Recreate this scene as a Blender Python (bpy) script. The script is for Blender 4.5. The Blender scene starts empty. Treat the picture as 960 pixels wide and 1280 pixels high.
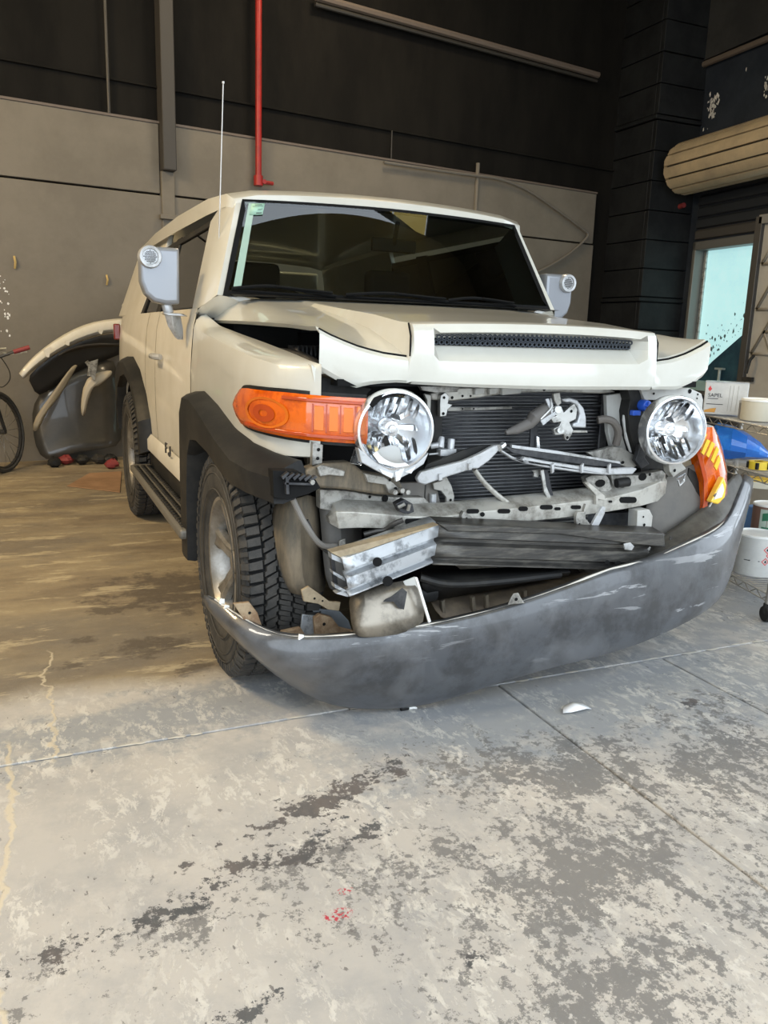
import bpy, math, random
from mathutils import Vector, Matrix
random.seed(7)
S = bpy.context.scene
col = S.collection
PI = math.pi
rad = math.radians

# ------------------------------------------------------------------ camera, world, lights, exposure
CX, CY, CZ = -1.5064, -2.7401, 1.1981
YAW, PITCH, ROLL, FPX = 0.4145, 0.2143, 0.0302, 1013.9
fw = Vector((math.sin(YAW)*math.cos(PITCH), math.cos(YAW)*math.cos(PITCH), -math.sin(PITCH)))
r0 = Vector((math.cos(YAW), -math.sin(YAW), 0.0))
u0 = r0.cross(fw)
rt = math.cos(ROLL)*r0 + math.sin(ROLL)*u0
up = -math.sin(ROLL)*r0 + math.cos(ROLL)*u0
camd = bpy.data.cameras.new('camera')
cam = bpy.data.objects.new('camera', camd)
col.objects.link(cam)
cam.matrix_world = Matrix(((rt.x, up.x, -fw.x, CX), (rt.y, up.y, -fw.y, CY), (rt.z, up.z, -fw.z, CZ), (0, 0, 0, 1)))
camd.sensor_fit = 'HORIZONTAL'
camd.sensor_width = 36.0
camd.lens = FPX/960*36.0
camd.clip_start = 0.05
camd.clip_end = 200
S.camera = cam
S.view_settings.view_transform = 'Standard'
S.view_settings.look = 'None'
S.view_settings.gamma = 1.0
S.view_settings.use_curve_mapping = False
S.view_settings.exposure = 0.35

world = bpy.data.worlds.new('daylight')
S.world = world
world.use_nodes = True
wn = world.node_tree.nodes
wn['Background'].inputs[0].default_value = (0.80, 0.90, 1.0, 1)
wn['Background'].inputs[1].default_value = 2.9

def area(name, loc, target, sx, sy, power, color, portal=False):
    l = bpy.data.lights.new(name, 'AREA')
    l.shape = 'RECTANGLE'; l.size = sx; l.size_y = sy; l.energy = power; l.color = color
    o = bpy.data.objects.new(name, l); col.objects.link(o)
    o.location = loc
    o.rotation_euler = (Vector(target)-Vector(loc)).to_track_quat('-Z', 'Y').to_euler()
    if portal: l.cycles.is_portal = True
    return o
area('daylight_portal', (-1.0, -3.7, 2.2), (-1.0, 0, 2.2), 9.0, 4.4, 1, (1, 1, 1), True)
area('side_portal', (5.5, -1.5, 2.2), (0, -1.5, 2.2), 4.0, 4.4, 1, (1, 1, 1), True)  # sky light through the unseen opening added in the right wall
area('warm_lamp_light', (-4.2, 1.6, 4.6), (-1.4, 2.0, 0.5), 1.3, 0.7, 190, (1.0, 0.74, 0.40))
area('ceiling_lamp_light', (-4.4, -1.4, 5.2), (-1.0, -0.2, 0.8), 1.6, 0.7, 90, (1.0, 0.92, 0.78))
area('rear_lamp_light', (1.6, 3.6, 5.4), (0.8, 4.2, 0.5), 1.2, 0.5, 60, (1.0, 0.80, 0.52))

# ------------------------------------------------------------------ pixel helper: the point of the photograph on a real plane
def ray(px, py):
    return fw + rt*((px-480)/FPX) - up*((py-640)/FPX)
def at(px, py, Y=None, X=None, Z=None):
    d = ray(px, py)
    if Y is not None: t = (Y-CY)/d.y
    elif X is not None: t = (X-CX)/d.x
    else: t = (Z-CZ)/d.z
    return Vector((CX, CY, CZ)) + d*t

# ------------------------------------------------------------------ materials
def nodes_of(m):
    m.use_nodes = True
    return m.node_tree.nodes, m.node_tree.links
def mat(name, c, rough=0.5, metal=0.0, c2=None, scale=8.0, lo=0.4, hi=0.6, bump=0.0, bscale=60.0, coat=0.0, stretch=(1, 1, 1), detail=6, r2=None, spec=None, emit=None, es=0.0):
    m = bpy.data.materials.new(name)
    n, l = nodes_of(m)
    p = n['Principled BSDF']
    p.inputs['Base Color'].default_value = (*c, 1)
    p.inputs['Roughness'].default_value = rough
    p.inputs['Metallic'].default_value = metal
    if coat: p.inputs['Coat Weight'].default_value = coat; p.inputs['Coat Roughness'].default_value = 0.04
    if spec is not None: p.inputs['Specular IOR Level'].default_value = spec
    if emit: p.inputs['Emission Color'].default_value = (*emit, 1); p.inputs['Emission Strength'].default_value = es
    if c2 or bump:
        tc = n.new('ShaderNodeTexCoord'); mp = n.new('ShaderNodeMapping')
        mp.inputs['Scale'].default_value = stretch
        l.new(tc.outputs['Object'], mp.inputs[0])
    if c2:
        t = n.new('ShaderNodeTexNoise'); t.inputs['Scale'].default_value = scale; t.inputs['Detail'].default_value = detail; t.inputs['Roughness'].default_value = 0.72
        l.new(mp.outputs[0], t.inputs['Vector'])
        mr = n.new('ShaderNodeMapRange'); mr.inputs[1].default_value = lo; mr.inputs[2].default_value = hi
        l.new(t.outputs[0], mr.inputs[0])
        mx = n.new('ShaderNodeMix'); mx.data_type = 'RGBA'
        mx.inputs[6].default_value = (*c, 1); mx.inputs[7].default_value = (*c2, 1)
        l.new(mr.outputs[0], mx.inputs[0]); l.new(mx.outputs[2], p.inputs['Base Color'])
        if r2 is not None:
            m2 = n.new('ShaderNodeMapRange'); m2.inputs[3].default_value = rough; m2.inputs[4].default_value = r2
            l.new(mr.outputs[0], m2.inputs[0]); l.new(m2.outputs[0], p.inputs['Roughness'])
    if bump:
        t = n.new('ShaderNodeTexNoise'); t.inputs['Scale'].default_value = bscale; t.inputs['Detail'].default_value = 4
        l.new(mp.outputs[0], t.inputs['Vector'])
        b = n.new('ShaderNodeBump'); b.inputs['Strength'].default_value = bump; b.inputs['Distance'].default_value = 0.01
        l.new(t.outputs[0], b.inputs['Height']); l.new(b.outputs[0], p.inputs['Normal'])
    return m

paint = mat('white_paint', (0.60, 0.59, 0.53), 0.28, 0, coat=0.8, c2=(0.565, 0.55, 0.485), scale=2.5)
paint_dust = mat('dusty_white_paint', (0.74, 0.70, 0.61), 0.34, 0, coat=0.5, c2=(0.66, 0.62, 0.52), scale=3.0)
apron = mat('primer_white', (0.52, 0.52, 0.49), 0.5, 0, c2=(0.40, 0.38, 0.34), scale=7, lo=.45, hi=.75)
rubber_dk = mat('tire_groove', (0.010, 0.010, 0.010), 0.9, spec=.1)  # shade of the tread grooves put into the colour as darker rubber
rubber = mat('tire_rubber', (0.028, 0.027, 0.025), 0.75, 0, c2=(0.060, 0.054, 0.046), scale=14, lo=.4, hi=.7, bump=.2, bscale=90)
black_pl = mat('black_trim_plastic', (0.016, 0.016, 0.016), 0.5, 0, spec=.2, c2=(0.042, 0.039, 0.033), scale=5, lo=.45, hi=.75, bump=.08, bscale=300)
black_flat = mat('black_flat_plastic', (0.008, 0.008, 0.008), 0.8, 0, spec=.15)
dark_metal = mat('dark_metal', (0.035, 0.036, 0.04), 0.45, 0.5, c2=(0.10, 0.10, 0.10), scale=10, lo=.45, hi=.7)
silver = mat('bare_aluminium', (0.50, 0.50, 0.48), 0.36, 0.75, c2=(0.15, 0.145, 0.13), scale=16, lo=.46, hi=.66, bump=.15, bscale=25)
grey_paint = mat('grey_primer_metal', (0.36, 0.35, 0.32), 0.45, 0.3, c2=(0.10, 0.094, 0.082), scale=15, lo=.44, hi=.62, bump=.15, bscale=30)
bar_paint = mat('dusty_support_metal', (0.47, 0.455, 0.41), 0.42, 0.35, c2=(0.17, 0.155, 0.13), scale=11, lo=.46, hi=.68, bump=.1, bscale=30)
silver_pl = mat('silver_plastic', (0.48, 0.49, 0.50), 0.35, 0.3, coat=.3, c2=(0.26, 0.26, 0.25), scale=14, lo=.5, hi=.68)
mirror_silver = mat('silver_mirror_paint', (0.27, 0.285, 0.315), 0.34, 0.3, coat=.5)
dusty_pl = mat('dusty_liner_plastic', (0.085, 0.072, 0.052), 0.75, 0, c2=(0.19, 0.15, 0.10), scale=12, lo=.42, hi=.62, stretch=(1, 1, .25), bump=.25, bscale=18)
liner_grey = mat('grey_liner_plastic', (0.115, 0.11, 0.102), 0.65, 0, c2=(0.17, 0.155, 0.135), scale=4, lo=.4, hi=.7)
rust = mat('rusty_bracket', (0.20, 0.12, 0.065), 0.8, 0.1, c2=(0.36, 0.27, 0.17), scale=18, lo=.4, hi=.62, bump=.3, bscale=60)
tan_metal = mat('tan_dusty_metal', (0.36, 0.29, 0.19), 0.75, 0.1, c2=(0.22, 0.17, 0.11), scale=14, lo=.45, hi=.65)
shroud_m = mat('worn_shroud_metal', (0.28, 0.25, 0.205), 0.34, 0.6, c2=(0.10, 0.088, 0.07), scale=9, lo=.42, hi=.66, bump=.2, bscale=18)
alum_bar = mat('scuffed_crash_bar', (0.46, 0.48, 0.50), 0.40, 0.6, c2=(0.20, 0.21, 0.22), scale=16, lo=.50, hi=.62, bump=.2, bscale=20)
alum_dark = mat('grimy_crash_bar', (0.05, 0.048, 0.045), 0.45, 0.4, c2=(0.15, 0.14, 0.12), scale=18, lo=.45, hi=.72, stretch=(.4, 1, 2.4), bump=.2, bscale=20)
orange = mat('amber_lens', (0.72, 0.125, 0.004), 0.12, 0, coat=1.0, c2=(0.55, 0.075, 0.003), scale=20, lo=.45, hi=.6)
orange2 = mat('amber_inner', (0.80, 0.17, 0.006), 0.15, 0.25, coat=1.0)
orange_dark = mat('amber_dark', (0.45, 0.055, 0.005), 0.2, 0, coat=1.0)  # deeper amber for ribs and edges of the signals
yellow_lens = mat('yellow_lens', (1.0, 0.62, 0.06), 0.12, 0.1, coat=1.0)
red_lens = mat('red_lens', (0.16, 0.012, 0.01), 0.15, 0, coat=1)
chrome = mat('chrome', (0.86, 0.87, 0.88), 0.16, 1.0)
chrome_soft = mat('satin_chrome', (0.80, 0.81, 0.82), 0.22, 0.85)
rim_m = mat('alloy_rim', (0.36, 0.345, 0.32), 0.38, 0.7, c2=(0.22, 0.205, 0.18), scale=12)
white_pl = mat('white_plastic', (0.80, 0.80, 0.77), 0.4)
blue_pl = mat('blue_cap', (0.03, 0.12, 0.62), 0.3, coat=.5)
fabric_dk = mat('dark_fabric', (0.03, 0.03, 0.03), 0.9)
red_pipe = mat('red_pipe_paint', (0.42, 0.025, 0.02), 0.42, 0, c2=(0.30, 0.02, 0.018), scale=10)
card = mat('cardboard', (0.34, 0.20, 0.11), 0.85, 0, c2=(0.27, 0.155, 0.08), scale=8)
bright = mat('bright_scrap', (0.8, 0.8, 0.78), 0.5)
green_m = mat('green_paint', (0.10, 0.42, 0.05), 0.4, coat=.4)
red_m = mat('dark_red_rubber', (0.22, 0.03, 0.03), 0.6)
ink = mat('dark_ink', (0.03, 0.03, 0.035), 0.6)
ink_red = mat('red_ink', (0.62, 0.05, 0.05), 0.6)
ink_blue = mat('blue_ink', (0.03, 0.05, 0.3), 0.6)

def glass(name, tint, ior=1.5, rough=0.0, gl=(1, 1, 1)):
    m = bpy.data.materials.new(name); n, l = nodes_of(m)
    n.remove(n['Principled BSDF'])
    o = n['Material Output']
    t = n.new('ShaderNodeBsdfTransparent'); t.inputs[0].default_value = (*tint, 1)
    g = n.new('ShaderNodeBsdfGlossy'); g.inputs['Roughness'].default_value = rough; g.inputs[0].default_value = (*gl, 1)
    f = n.new('ShaderNodeFresnel'); f.inputs[0].default_value = ior
    mx = n.new('ShaderNodeMixShader')
    l.new(f.outputs[0], mx.inputs[0]); l.new(t.outputs[0], mx.inputs[1]); l.new(g.outputs[0], mx.inputs[2]); l.new(mx.outputs[0], o.inputs[0])
    return m
wind_glass = glass('windshield_glass', (0.30, 0.36, 0.33), 1.65)
side_glass = glass('tinted_side_glass', (0.10, 0.11, 0.10), 1.7)
clear_glass = glass('clear_lens', (0.95, 0.96, 0.97), 1.4)

def emitm(name, c, s):
    m = bpy.data.materials.new(name); n, l = nodes_of(m); p = n['Principled BSDF']
    p.inputs['Base Color'].default_value = (*c, 1); p.inputs['Emission Color'].default_value = (*c, 1); p.inputs['Emission Strength'].default_value = s
    return m
sky_panel = emitm('translucent_roof_sheet', (0.85, 0.68, 0.22), 1.7)
lamp_face = emitm('lamp_face', (1.0, 0.80, 0.5), 6)

# dusty dark grey bumper plastic with pale scuffs
def bumper_material():
    m = mat('scuffed_grey_plastic', (0.068, 0.073, 0.082), 0.40, 0, c2=(0.038, 0.040, 0.044), scale=7, lo=.45, hi=.60, bump=.04, bscale=12, coat=.6)
    n, l = m.node_tree.nodes, m.node_tree.links
    p = n['Principled BSDF']
    base = p.inputs['Base Color'].links[0].from_socket
    tc = n.new('ShaderNodeTexCoord')
    mp = n.new('ShaderNodeMapping'); mp.inputs['Scale'].default_value = (1.4, 1.4, 14); mp.inputs['Rotation'].default_value = (0, rad(-10), 0)
    l.new(tc.outputs['Object'], mp.inputs[0])
    t = n.new('ShaderNodeTexNoise'); t.inputs['Scale'].default_value = 2.4; t.inputs['Detail'].default_value = 8; t.inputs['Roughness'].default_value = .62; t.inputs['Distortion'].default_value = .5
    l.new(mp.outputs[0], t.inputs['Vector'])
    a = n.new('ShaderNodeMath'); a.operation = 'SUBTRACT'; a.inputs[1].default_value = 0.52; l.new(t.outputs[0], a.inputs[0])
    b = n.new('ShaderNodeMath'); b.operation = 'MAXIMUM'; b.inputs[1].default_value = 0.0; l.new(a.outputs[0], b.inputs[0])
    mr = n.new('ShaderNodeMapRange'); mr.inputs[1].default_value = 0.085; mr.inputs[2].default_value = 0.11; mr.inputs[3].default_value = 0.0; mr.inputs[4].default_value = 0.45
    l.new(b.outputs[0], mr.inputs[0])
    t2 = n.new('ShaderNodeTexNoise'); t2.inputs['Scale'].default_value = 2.0; l.new(tc.outputs['Object'], t2.inputs['Vector'])
    m2 = n.new('ShaderNodeMapRange'); m2.inputs[1].default_value = .48; m2.inputs[2].default_value = .62; l.new(t2.outputs[0], m2.inputs[0])
    mu = n.new('ShaderNodeMath'); mu.operation = 'MULTIPLY'; l.new(mr.outputs[0], mu.inputs[0]); l.new(m2.outputs[0], mu.inputs[1])
    t3 = n.new('ShaderNodeTexNoise'); t3.inputs['Scale'].default_value = 5.5; t3.inputs['Detail'].default_value = 7; t3.inputs['Distortion'].default_value = .8; l.new(tc.outputs['Object'], t3.inputs['Vector'])
    m3 = n.new('ShaderNodeMapRange'); m3.inputs[1].default_value = .50; m3.inputs[2].default_value = .72; m3.inputs[4].default_value = .55; l.new(t3.outputs[0], m3.inputs[0])
    mb = n.new('ShaderNodeMix'); mb.data_type = 'RGBA'; mb.inputs[7].default_value = (.145, .15, .16, 1); l.new(m3.outputs[0], mb.inputs[0]); l.new(base, mb.inputs[6])
    mc = n.new('ShaderNodeMix'); mc.data_type = 'RGBA'; mc.inputs[7].default_value = (.50, .51, .52, 1); l.new(mu.outputs[0], mc.inputs[0]); l.new(mb.outputs[2], mc.inputs[6])
    l.new(mc.outputs[2], p.inputs['Base Color'])
    return m
bumper_m = bumper_material()

# worn painted concrete
def floor_material():
    m = bpy.data.materials.new('worn_painted_concrete'); n, l = nodes_of(m); p = n['Principled BSDF']
    tc = n.new('ShaderNodeTexCoord')
    P0 = tc.outputs['Object']
    def noise(scale, detail=6, rough=.6, vec=None, dist=0.0, stretch=None, rz=0):
        v = vec or P0
        if stretch:
            q = n.new('ShaderNodeMapping'); q.inputs['Scale'].default_value = stretch; q.inputs['Rotation'].default_value = (0, 0, rz); l.new(v, q.inputs[0]); v = q.outputs[0]
        t = n.new('ShaderNodeTexNoise'); t.inputs['Scale'].default_value = scale; t.inputs['Detail'].default_value = detail; t.inputs['Roughness'].default_value = rough; t.inputs['Distortion'].default_value = dist
        l.new(v, t.inputs['Vector']); return t.outputs[0]
    def rng(s, a, b, c=0.0, d=1.0):
        q = n.new('ShaderNodeMapRange'); q.inputs[1].default_value = a; q.inputs[2].default_value = b; q.inputs[3].default_value = c; q.inputs[4].default_value = d; l.new(s, q.inputs[0]); return q.outputs[0]
    def mth(op, a, b):
        q = n.new('ShaderNodeMath'); q.operation = op
        for i, s in enumerate((a, b)):
            if isinstance(s, (int, float)): q.inputs[i].default_value = s
            else: l.new(s, q.inputs[i])
        return q.outputs[0]
    def mix(f, a, b):
        q = n.new('ShaderNodeMix'); q.data_type = 'RGBA'
        if isinstance(f, float): q.inputs[0].default_value = f
        else: l.new(f, q.inputs[0])
        for i, s in ((6, a), (7, b)):
            if isinstance(s, tuple): q.inputs[i].default_value = (*s, 1)
            else: l.new(s, q.inputs[i])
        return q.outputs[2]
    sep = n.new('ShaderNodeSeparateXYZ'); l.new(P0, sep.inputs[0])
    X, Y = sep.outputs[0], sep.outputs[1]
    wob = noise(9, 6, .7)
    wob2 = noise(40, 9, .8)
    def blob(x, y, rx, ry, rot=0.0, amp=1.0):
        q = n.new('ShaderNodeMapping'); q.vector_type = 'TEXTURE'
        q.inputs['Location'].default_value = (x, y, 0); q.inputs['Rotation'].default_value = (0, 0, rot); q.inputs['Scale'].default_value = (rx, ry, 1)
        l.new(P0, q.inputs[0])
        v = n.new('ShaderNodeVectorMath'); v.operation = 'LENGTH'; l.new(q.outputs[0], v.inputs[0])
        return rng(v.outputs['Value'], 0.0, 2.0, amp, 0.0)
    def blobs(L):
        r = None
        for b in L:
            s = blob(*b); r = s if r is None else mth('MAXIMUM', r, s)
        return r
    # tones
    tone = mix(rng(noise(1.3, 5, .6), .38, .62), (0.50, 0.465, 0.42), (0.42, 0.40, 0.375))
    tone = mix(rng(noise(4.0, 8, .7), .45, .68), tone, (0.35, 0.34, 0.33))
    # bluish grey cement near the joint and to the right
    blue = blobs([(0.15, -.62, .95, .34, 0, 1.0), (-.35, -.75, .55, .30, .3, .9), (0.75, -.7, .7, .4, 0, .9), (-1.1, -.30, 1.0, .22, .12, .95), (1.6, .2, 1.2, .8, 0, 1.0)])
    bm = rng(mth('ADD', blue, mth('MULTIPLY', mth('SUBTRACT', wob, .5), 1.3)), .48, .70)
    tone = mix(mth('MULTIPLY', bm, .85), tone, (0.285, 0.295, 0.305))
    # pale overspray flakes
    fl = mth('MULTIPLY', rng(noise(24, 10, .8, dist=.4, stretch=(1, .5, 1), rz=.6), .51, .55), rng(noise(3.1, 6, .65), .42, .58))
    tone = mix(mth('MULTIPLY', fl, .7), tone, (0.66, 0.63, 0.57))
    # worn-through speckle, dark grey concrete showing
    spk = blobs([(-.16, -1.02, .42, .20, -.25, 1.0), (-.38, -1.42, .42, .22, .5, 1.0), (-.55, -1.72, .35, .2, .3, .9), (.35, -1.15, .5, .22, .2, .95), (.45, -.85, .28, .12, .2, .7), (-.72, -1.28, .3, .14, .3, .75), (-1.25, -1.25, .45, .12, .2, .6), (-.98, -1.16, .22, .10, .2, .85), (.1, -1.75, .5, .3, 0, .9)])
    sp = mth('ADD', mth('MULTIPLY', spk, .62), mth('ADD', mth('MULTIPLY', mth('SUBTRACT', wob2, .5), 2.1), mth('MULTIPLY', mth('SUBTRACT', noise(12, 6, .7, stretch=(1, .6, 1), rz=-.4), .5), 1.6)))
    tone = mix(mth('MULTIPLY', rng(sp, .40, .46), .85), tone, (0.165, 0.16, 0.155))
    # solid dark stains
    st = blobs([(-.86, -.93, .24, .065, .30, 1.0), (-.70, -.88, .16, .07, .4, .95), (-1.00, -.97, .10, .05, .1, .9), (-.90, -1.04, .10, .05, .1, .8), (-1.10, -1.12, .16, .05, .3, .9), (-1.24, -1.07, .035, .028, 0, .8), (-1.16, -1.02, .05, .018, .4, .8), (-1.36, -1.22, .26, .05, .2, .85), (-1.55, -1.24, .12, .05, 0, .9), (-.97, -1.12, .13, .045, .3, .85), (-.82, -1.10, .12, .05, .5, .85),
                (-1.43, -1.05, .035, .03, 0, .8), (-.72, -1.52, .1, .03, .5, .75), (-1.2, -1.52, .12, .04, .3, .8), (.52, -.80, .07, .035, .3, .9)])
    sm = rng(mth('ADD', st, mth('ADD', mth('MULTIPLY', mth('SUBTRACT', wob2, .5), 2.2), mth('MULTIPLY', mth('SUBTRACT', noise(11, 5, .7), .5), 2.4))), .72, .77)
    tone = mix(mth('MULTIPLY', sm, .93), tone, mix(rng(noise(7, 4), .4, .6), (0.075, 0.078, 0.082), (0.12, 0.105, 0.10)))
    # sparse small chips
    ch = mth('MULTIPLY', rng(noise(55, 3, .5, stretch=(1, .5, 1), rz=-.5), .68, .70), rng(noise(2.2, 2), .45, .55))
    tone = mix(mth('MULTIPLY', ch, .8), tone, (0.14, 0.13, 0.125))
    # dirty brown toward the back of the bay, with the daylight edge painted in
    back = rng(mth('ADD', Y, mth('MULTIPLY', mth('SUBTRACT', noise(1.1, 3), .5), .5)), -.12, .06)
    dirt_dim = mix(rng(noise(2.6, 9, .65, stretch=(.5, 1.2, 1)), .40, .62), (0.33, 0.265, 0.165), (0.18, 0.138, 0.09))
    dirt_dim = mix(rng(noise(1.2, 5, .6, stretch=(.6, 1, 1)), .48, .66), dirt_dim, (0.165, 0.14, 0.108))
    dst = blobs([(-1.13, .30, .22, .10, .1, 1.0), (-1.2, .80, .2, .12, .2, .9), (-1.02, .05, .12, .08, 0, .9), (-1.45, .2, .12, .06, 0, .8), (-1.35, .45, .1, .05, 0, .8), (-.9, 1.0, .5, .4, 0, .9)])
    dirt_dim = mix(mth('MULTIPLY', rng(mth('ADD', dst, mth('MULTIPLY', mth('SUBTRACT', wob, .5), 1.6)), .55, .72), .8), dirt_dim, (0.085, 0.065, 0.045))
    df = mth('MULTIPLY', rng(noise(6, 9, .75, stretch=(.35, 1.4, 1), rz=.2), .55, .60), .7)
    dirt_dim = mix(df, dirt_dim, (0.50, 0.42, 0.27))
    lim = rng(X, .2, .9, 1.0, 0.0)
    tone = mix(mth('MULTIPLY', mth('MULTIPLY', back, lim), .93), tone, dirt_dim)
    # red paint flecks
    rf = mth('MULTIPLY', rng(blobs([(-.97, -1.345, .035, .02, 0, 1.0), (-.93, -1.28, .02, .012, 0, 1.0)]), .45, .6), rng(noise(120, 3), .52, .56))
    tone = mix(rf, tone, (0.45, 0.05, 0.07))
    # pale wavy filled cracks on the left
    def crack(x0, yfrom, yto, amp, w):
        wv = mth('MULTIPLY', mth('SUBTRACT', noise(4.5, 5, .6), .5), amp)
        dx = mth('ABSOLUTE', mth('SUBTRACT', mth('SUBTRACT', X, x0), wv), 0)
        k = rng(dx, w*.4, w, 1.0, 0.0)
        return mth('MULTIPLY', k, mth('MULTIPLY', rng(Y, yfrom, yfrom+.05), rng(Y, yto-.05, yto, 1.0, 0.0)))
    ck = mth('MAXIMUM', crack(-1.62, -1.7, -.3, .16, .010), crack(-1.50, -.5, .4, .22, .008))
    tone = mix(mth('MULTIPLY', ck, .7), tone, (0.60, 0.52, 0.38))
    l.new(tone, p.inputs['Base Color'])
    l.new(rng(wob, .35, .65, .42, .66), p.inputs['Roughness'])
    p.inputs['Specular IOR Level'].default_value = .35
    hgt = mth('ADD', mth('MULTIPLY', fl, .6), mth('ADD', mth('MULTIPLY', sm, -.6), mth('ADD', mth('MULTIPLY', wob2, .5), mth('MULTIPLY', ck, .6))))
    b = n.new('ShaderNodeBump'); b.inputs['Strength'].default_value = .35; b.inputs['Distance'].default_value = .006
    l.new(hgt, b.inputs['Height']); l.new(b.outputs[0], p.inputs['Normal'])
    return m
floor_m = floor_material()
wall_grey = mat('taupe_wall_paint', (0.20, 0.18, 0.15), 0.75, 0, spec=.2, c2=(0.17, 0.153, 0.127), scale=1.6, lo=.4, hi=.6, bump=.05, bscale=14)
wall_black = mat('black_wall_paint', (0.007, 0.0066, 0.006), 0.85, 0, spec=.15, c2=(0.012, 0.011, 0.0095), scale=2.2, stretch=(1, 1, .3))
block_m = mat('black_block_paint', (0.009, 0.010, 0.012), 0.6, 0, spec=.25, c2=(0.016, 0.018, 0.020), scale=3.0, bump=.15, bscale=50)
shutter_m = mat('shutter_cream', (0.50, 0.40, 0.26), 0.42, 0, c2=(0.36, 0.29, 0.20), scale=3, lo=.4, hi=.7)
steel_dk = mat('dark_steel', (0.05, 0.047, 0.043), 0.5, 0.3)
conduit_m = mat('conduit_paint', (0.15, 0.12, 0.10), 0.6, 0.1)
ceil_m = mat('dark_ceiling', (0.035, 0.032, 0.028), 0.8)
side_m = mat('side_wall_paint', (0.30, 0.27, 0.22), 0.7)

# ------------------------------------------------------------------ mesh helper
class MB:
    def __init__(s): s.v = []; s.f = []; s.m = []
    def add(s, vs, fs, m=0):
        o = len(s.v); s.v += [tuple(v) for v in vs]
        for f in fs: s.f.append(tuple(i+o for i in f)); s.m.append(m)
        return s
    def box(s, c, sz, rot=None, m=0):
        c = Vector(c); h = Vector(sz)*.5
        vs = []
        for z in (-1, 1):
            for y in (-1, 1):
                for x in (-1, 1):
                    q = Vector((x*h.x, y*h.y, z*h.z))
                    if rot: q = rot @ q
                    vs.append(c+q)
        return s.add(vs, [(0, 2, 3, 1), (4, 5, 7, 6), (0, 1, 5, 4), (2, 6, 7, 3), (0, 4, 6, 2), (1, 3, 7, 5)], m)
    def grid(s, rows, m=0, cu=False, cv=False):
        R, C = len(rows), len(rows[0]); vs = [p for r in rows for p in r]; fs = []
        for i in range(R if cv else R-1):
            for j in range(C if cu else C-1):
                a = i*C+j; b = i*C+(j+1) % C; c = ((i+1) % R)*C+(j+1) % C; d = ((i+1) % R)*C+j
                fs.append((a, b, c, d))
        return s.add(vs, fs, m)
    def tube(s, pts, r, n=8, m=0, cap=True, flat=1.0):
        pts = [Vector(p) for p in pts]; rows = []; up_ = None
        for i, p in enumerate(pts):
            d = (pts[min(i+1, len(pts)-1)]-pts[max(i-1, 0)]).normalized()
            if up_ is None:
                up_ = Vector((0, 0, 1)) if abs(d.z) < .9 else Vector((1, 0, 0))
            a = d.cross(up_).normalized(); b = a.cross(d).normalized(); up_ = b
            rr = r[i] if isinstance(r, (list, tuple)) else r
            rows.append([p+a*math.cos(2*PI*k/n)*rr+b*math.sin(2*PI*k/n)*rr*flat for k in range(n)])
        o = len(s.v)
        s.grid(rows, m, cu=True)
        if cap:
            s.f.append(tuple(o+k for k in range(n))[::-1]); s.m.append(m)
            s.f.append(tuple(o+(len(pts)-1)*n+k for k in range(n))); s.m.append(m)
        return s
    def prism(s, poly, d, m=0):
        poly = [Vector(p) for p in poly]; d = Vector(d); n = len(poly)
        vs = poly+[p+d for p in poly]
        fs = [tuple(range(n)), tuple(range(2*n-1, n-1, -1))]+[(i, i+n, (i+1) % n+n, (i+1) % n) for i in range(n)]
        return s.add(vs, fs, m)
    def lathe(s, prof, o, ax, n=24, m=0, capend=False, sx=1.0, sy=1.0, ref=None):
        o = Vector(o); ax = Vector(ax).normalized()
        ref = Vector(ref) if ref else (Vector((0, 0, 1)) if abs(ax.z) < .9 else Vector((1, 0, 0)))
        a = ax.cross(ref).normalized(); b = a.cross(ax)
        rows = [[o+ax*h+a*math.cos(2*PI*k/n)*r*sx+b*math.sin(2*PI*k/n)*r*sy for k in range(n)] for r, h in prof]
        st = len(s.v)
        s.grid(rows, m, cu=True)
        if capend:
            s.f.append(tuple(st+k for k in range(n))); s.m.append(m)
            s.f.append(tuple(st+(len(prof)-1)*n+k for k in range(n))); s.m.append(m)
        return s
    def build(s, name, mats, parent=None, sharp=38, bevel=0, solid=0, mirror=False, sub=0, seg=2, off=1.0):
        me = bpy.data.meshes.new(name)
        vs = [(-x, y, z) for x, y, z in s.v] if mirror else s.v
        me.from_pydata(vs, [], [f[::-1] for f in s.f] if mirror else s.f)
        mats = mats if isinstance(mats, (list, tuple)) else [mats]
        for m in mats: me.materials.append(m)
        me.polygons.foreach_set('material_index', s.m)
        me.update()
        import bmesh
        bm = bmesh.new(); bm.from_mesh(me)
        bmesh.ops.remove_doubles(bm, verts=bm.verts, dist=1e-5)
        bmesh.ops.recalc_face_normals(bm, faces=bm.faces)
        bm.to_mesh(me); bm.free()
        me.shade_smooth()
        if sharp: me.set_sharp_from_angle(angle=rad(sharp))
        o = bpy.data.objects.new(name, me); col.objects.link(o)
        if parent is not None: attach(o, parent)
        if sub:
            q = o.modifiers.new('sub', 'SUBSURF'); q.levels = sub; q.render_levels = sub
        if solid:
            q = o.modifiers.new('solid', 'SOLIDIFY'); q.thickness = solid; q.offset = off
        if bevel:
            q = o.modifiers.new('bevel', 'BEVEL'); q.width = bevel; q.segments = seg; q.limit_method = 'ANGLE'; q.angle_limit = rad(32)
        return o
def worldmat(o):
    if o.parent is None: return Matrix.LocRotScale(o.location, o.rotation_euler, o.scale)
    return worldmat(o.parent) @ o.matrix_parent_inverse @ Matrix.LocRotScale(o.location, o.rotation_euler, o.scale)
def attach(o, p):
    o.parent = p; o.matrix_parent_inverse = worldmat(p).inverted()
def tag(o, label, cat, group=None, kind=None):
    o['label'] = label; o['category'] = cat
    if group: o['group'] = group
    if kind: o['kind'] = kind
    return o
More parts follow.
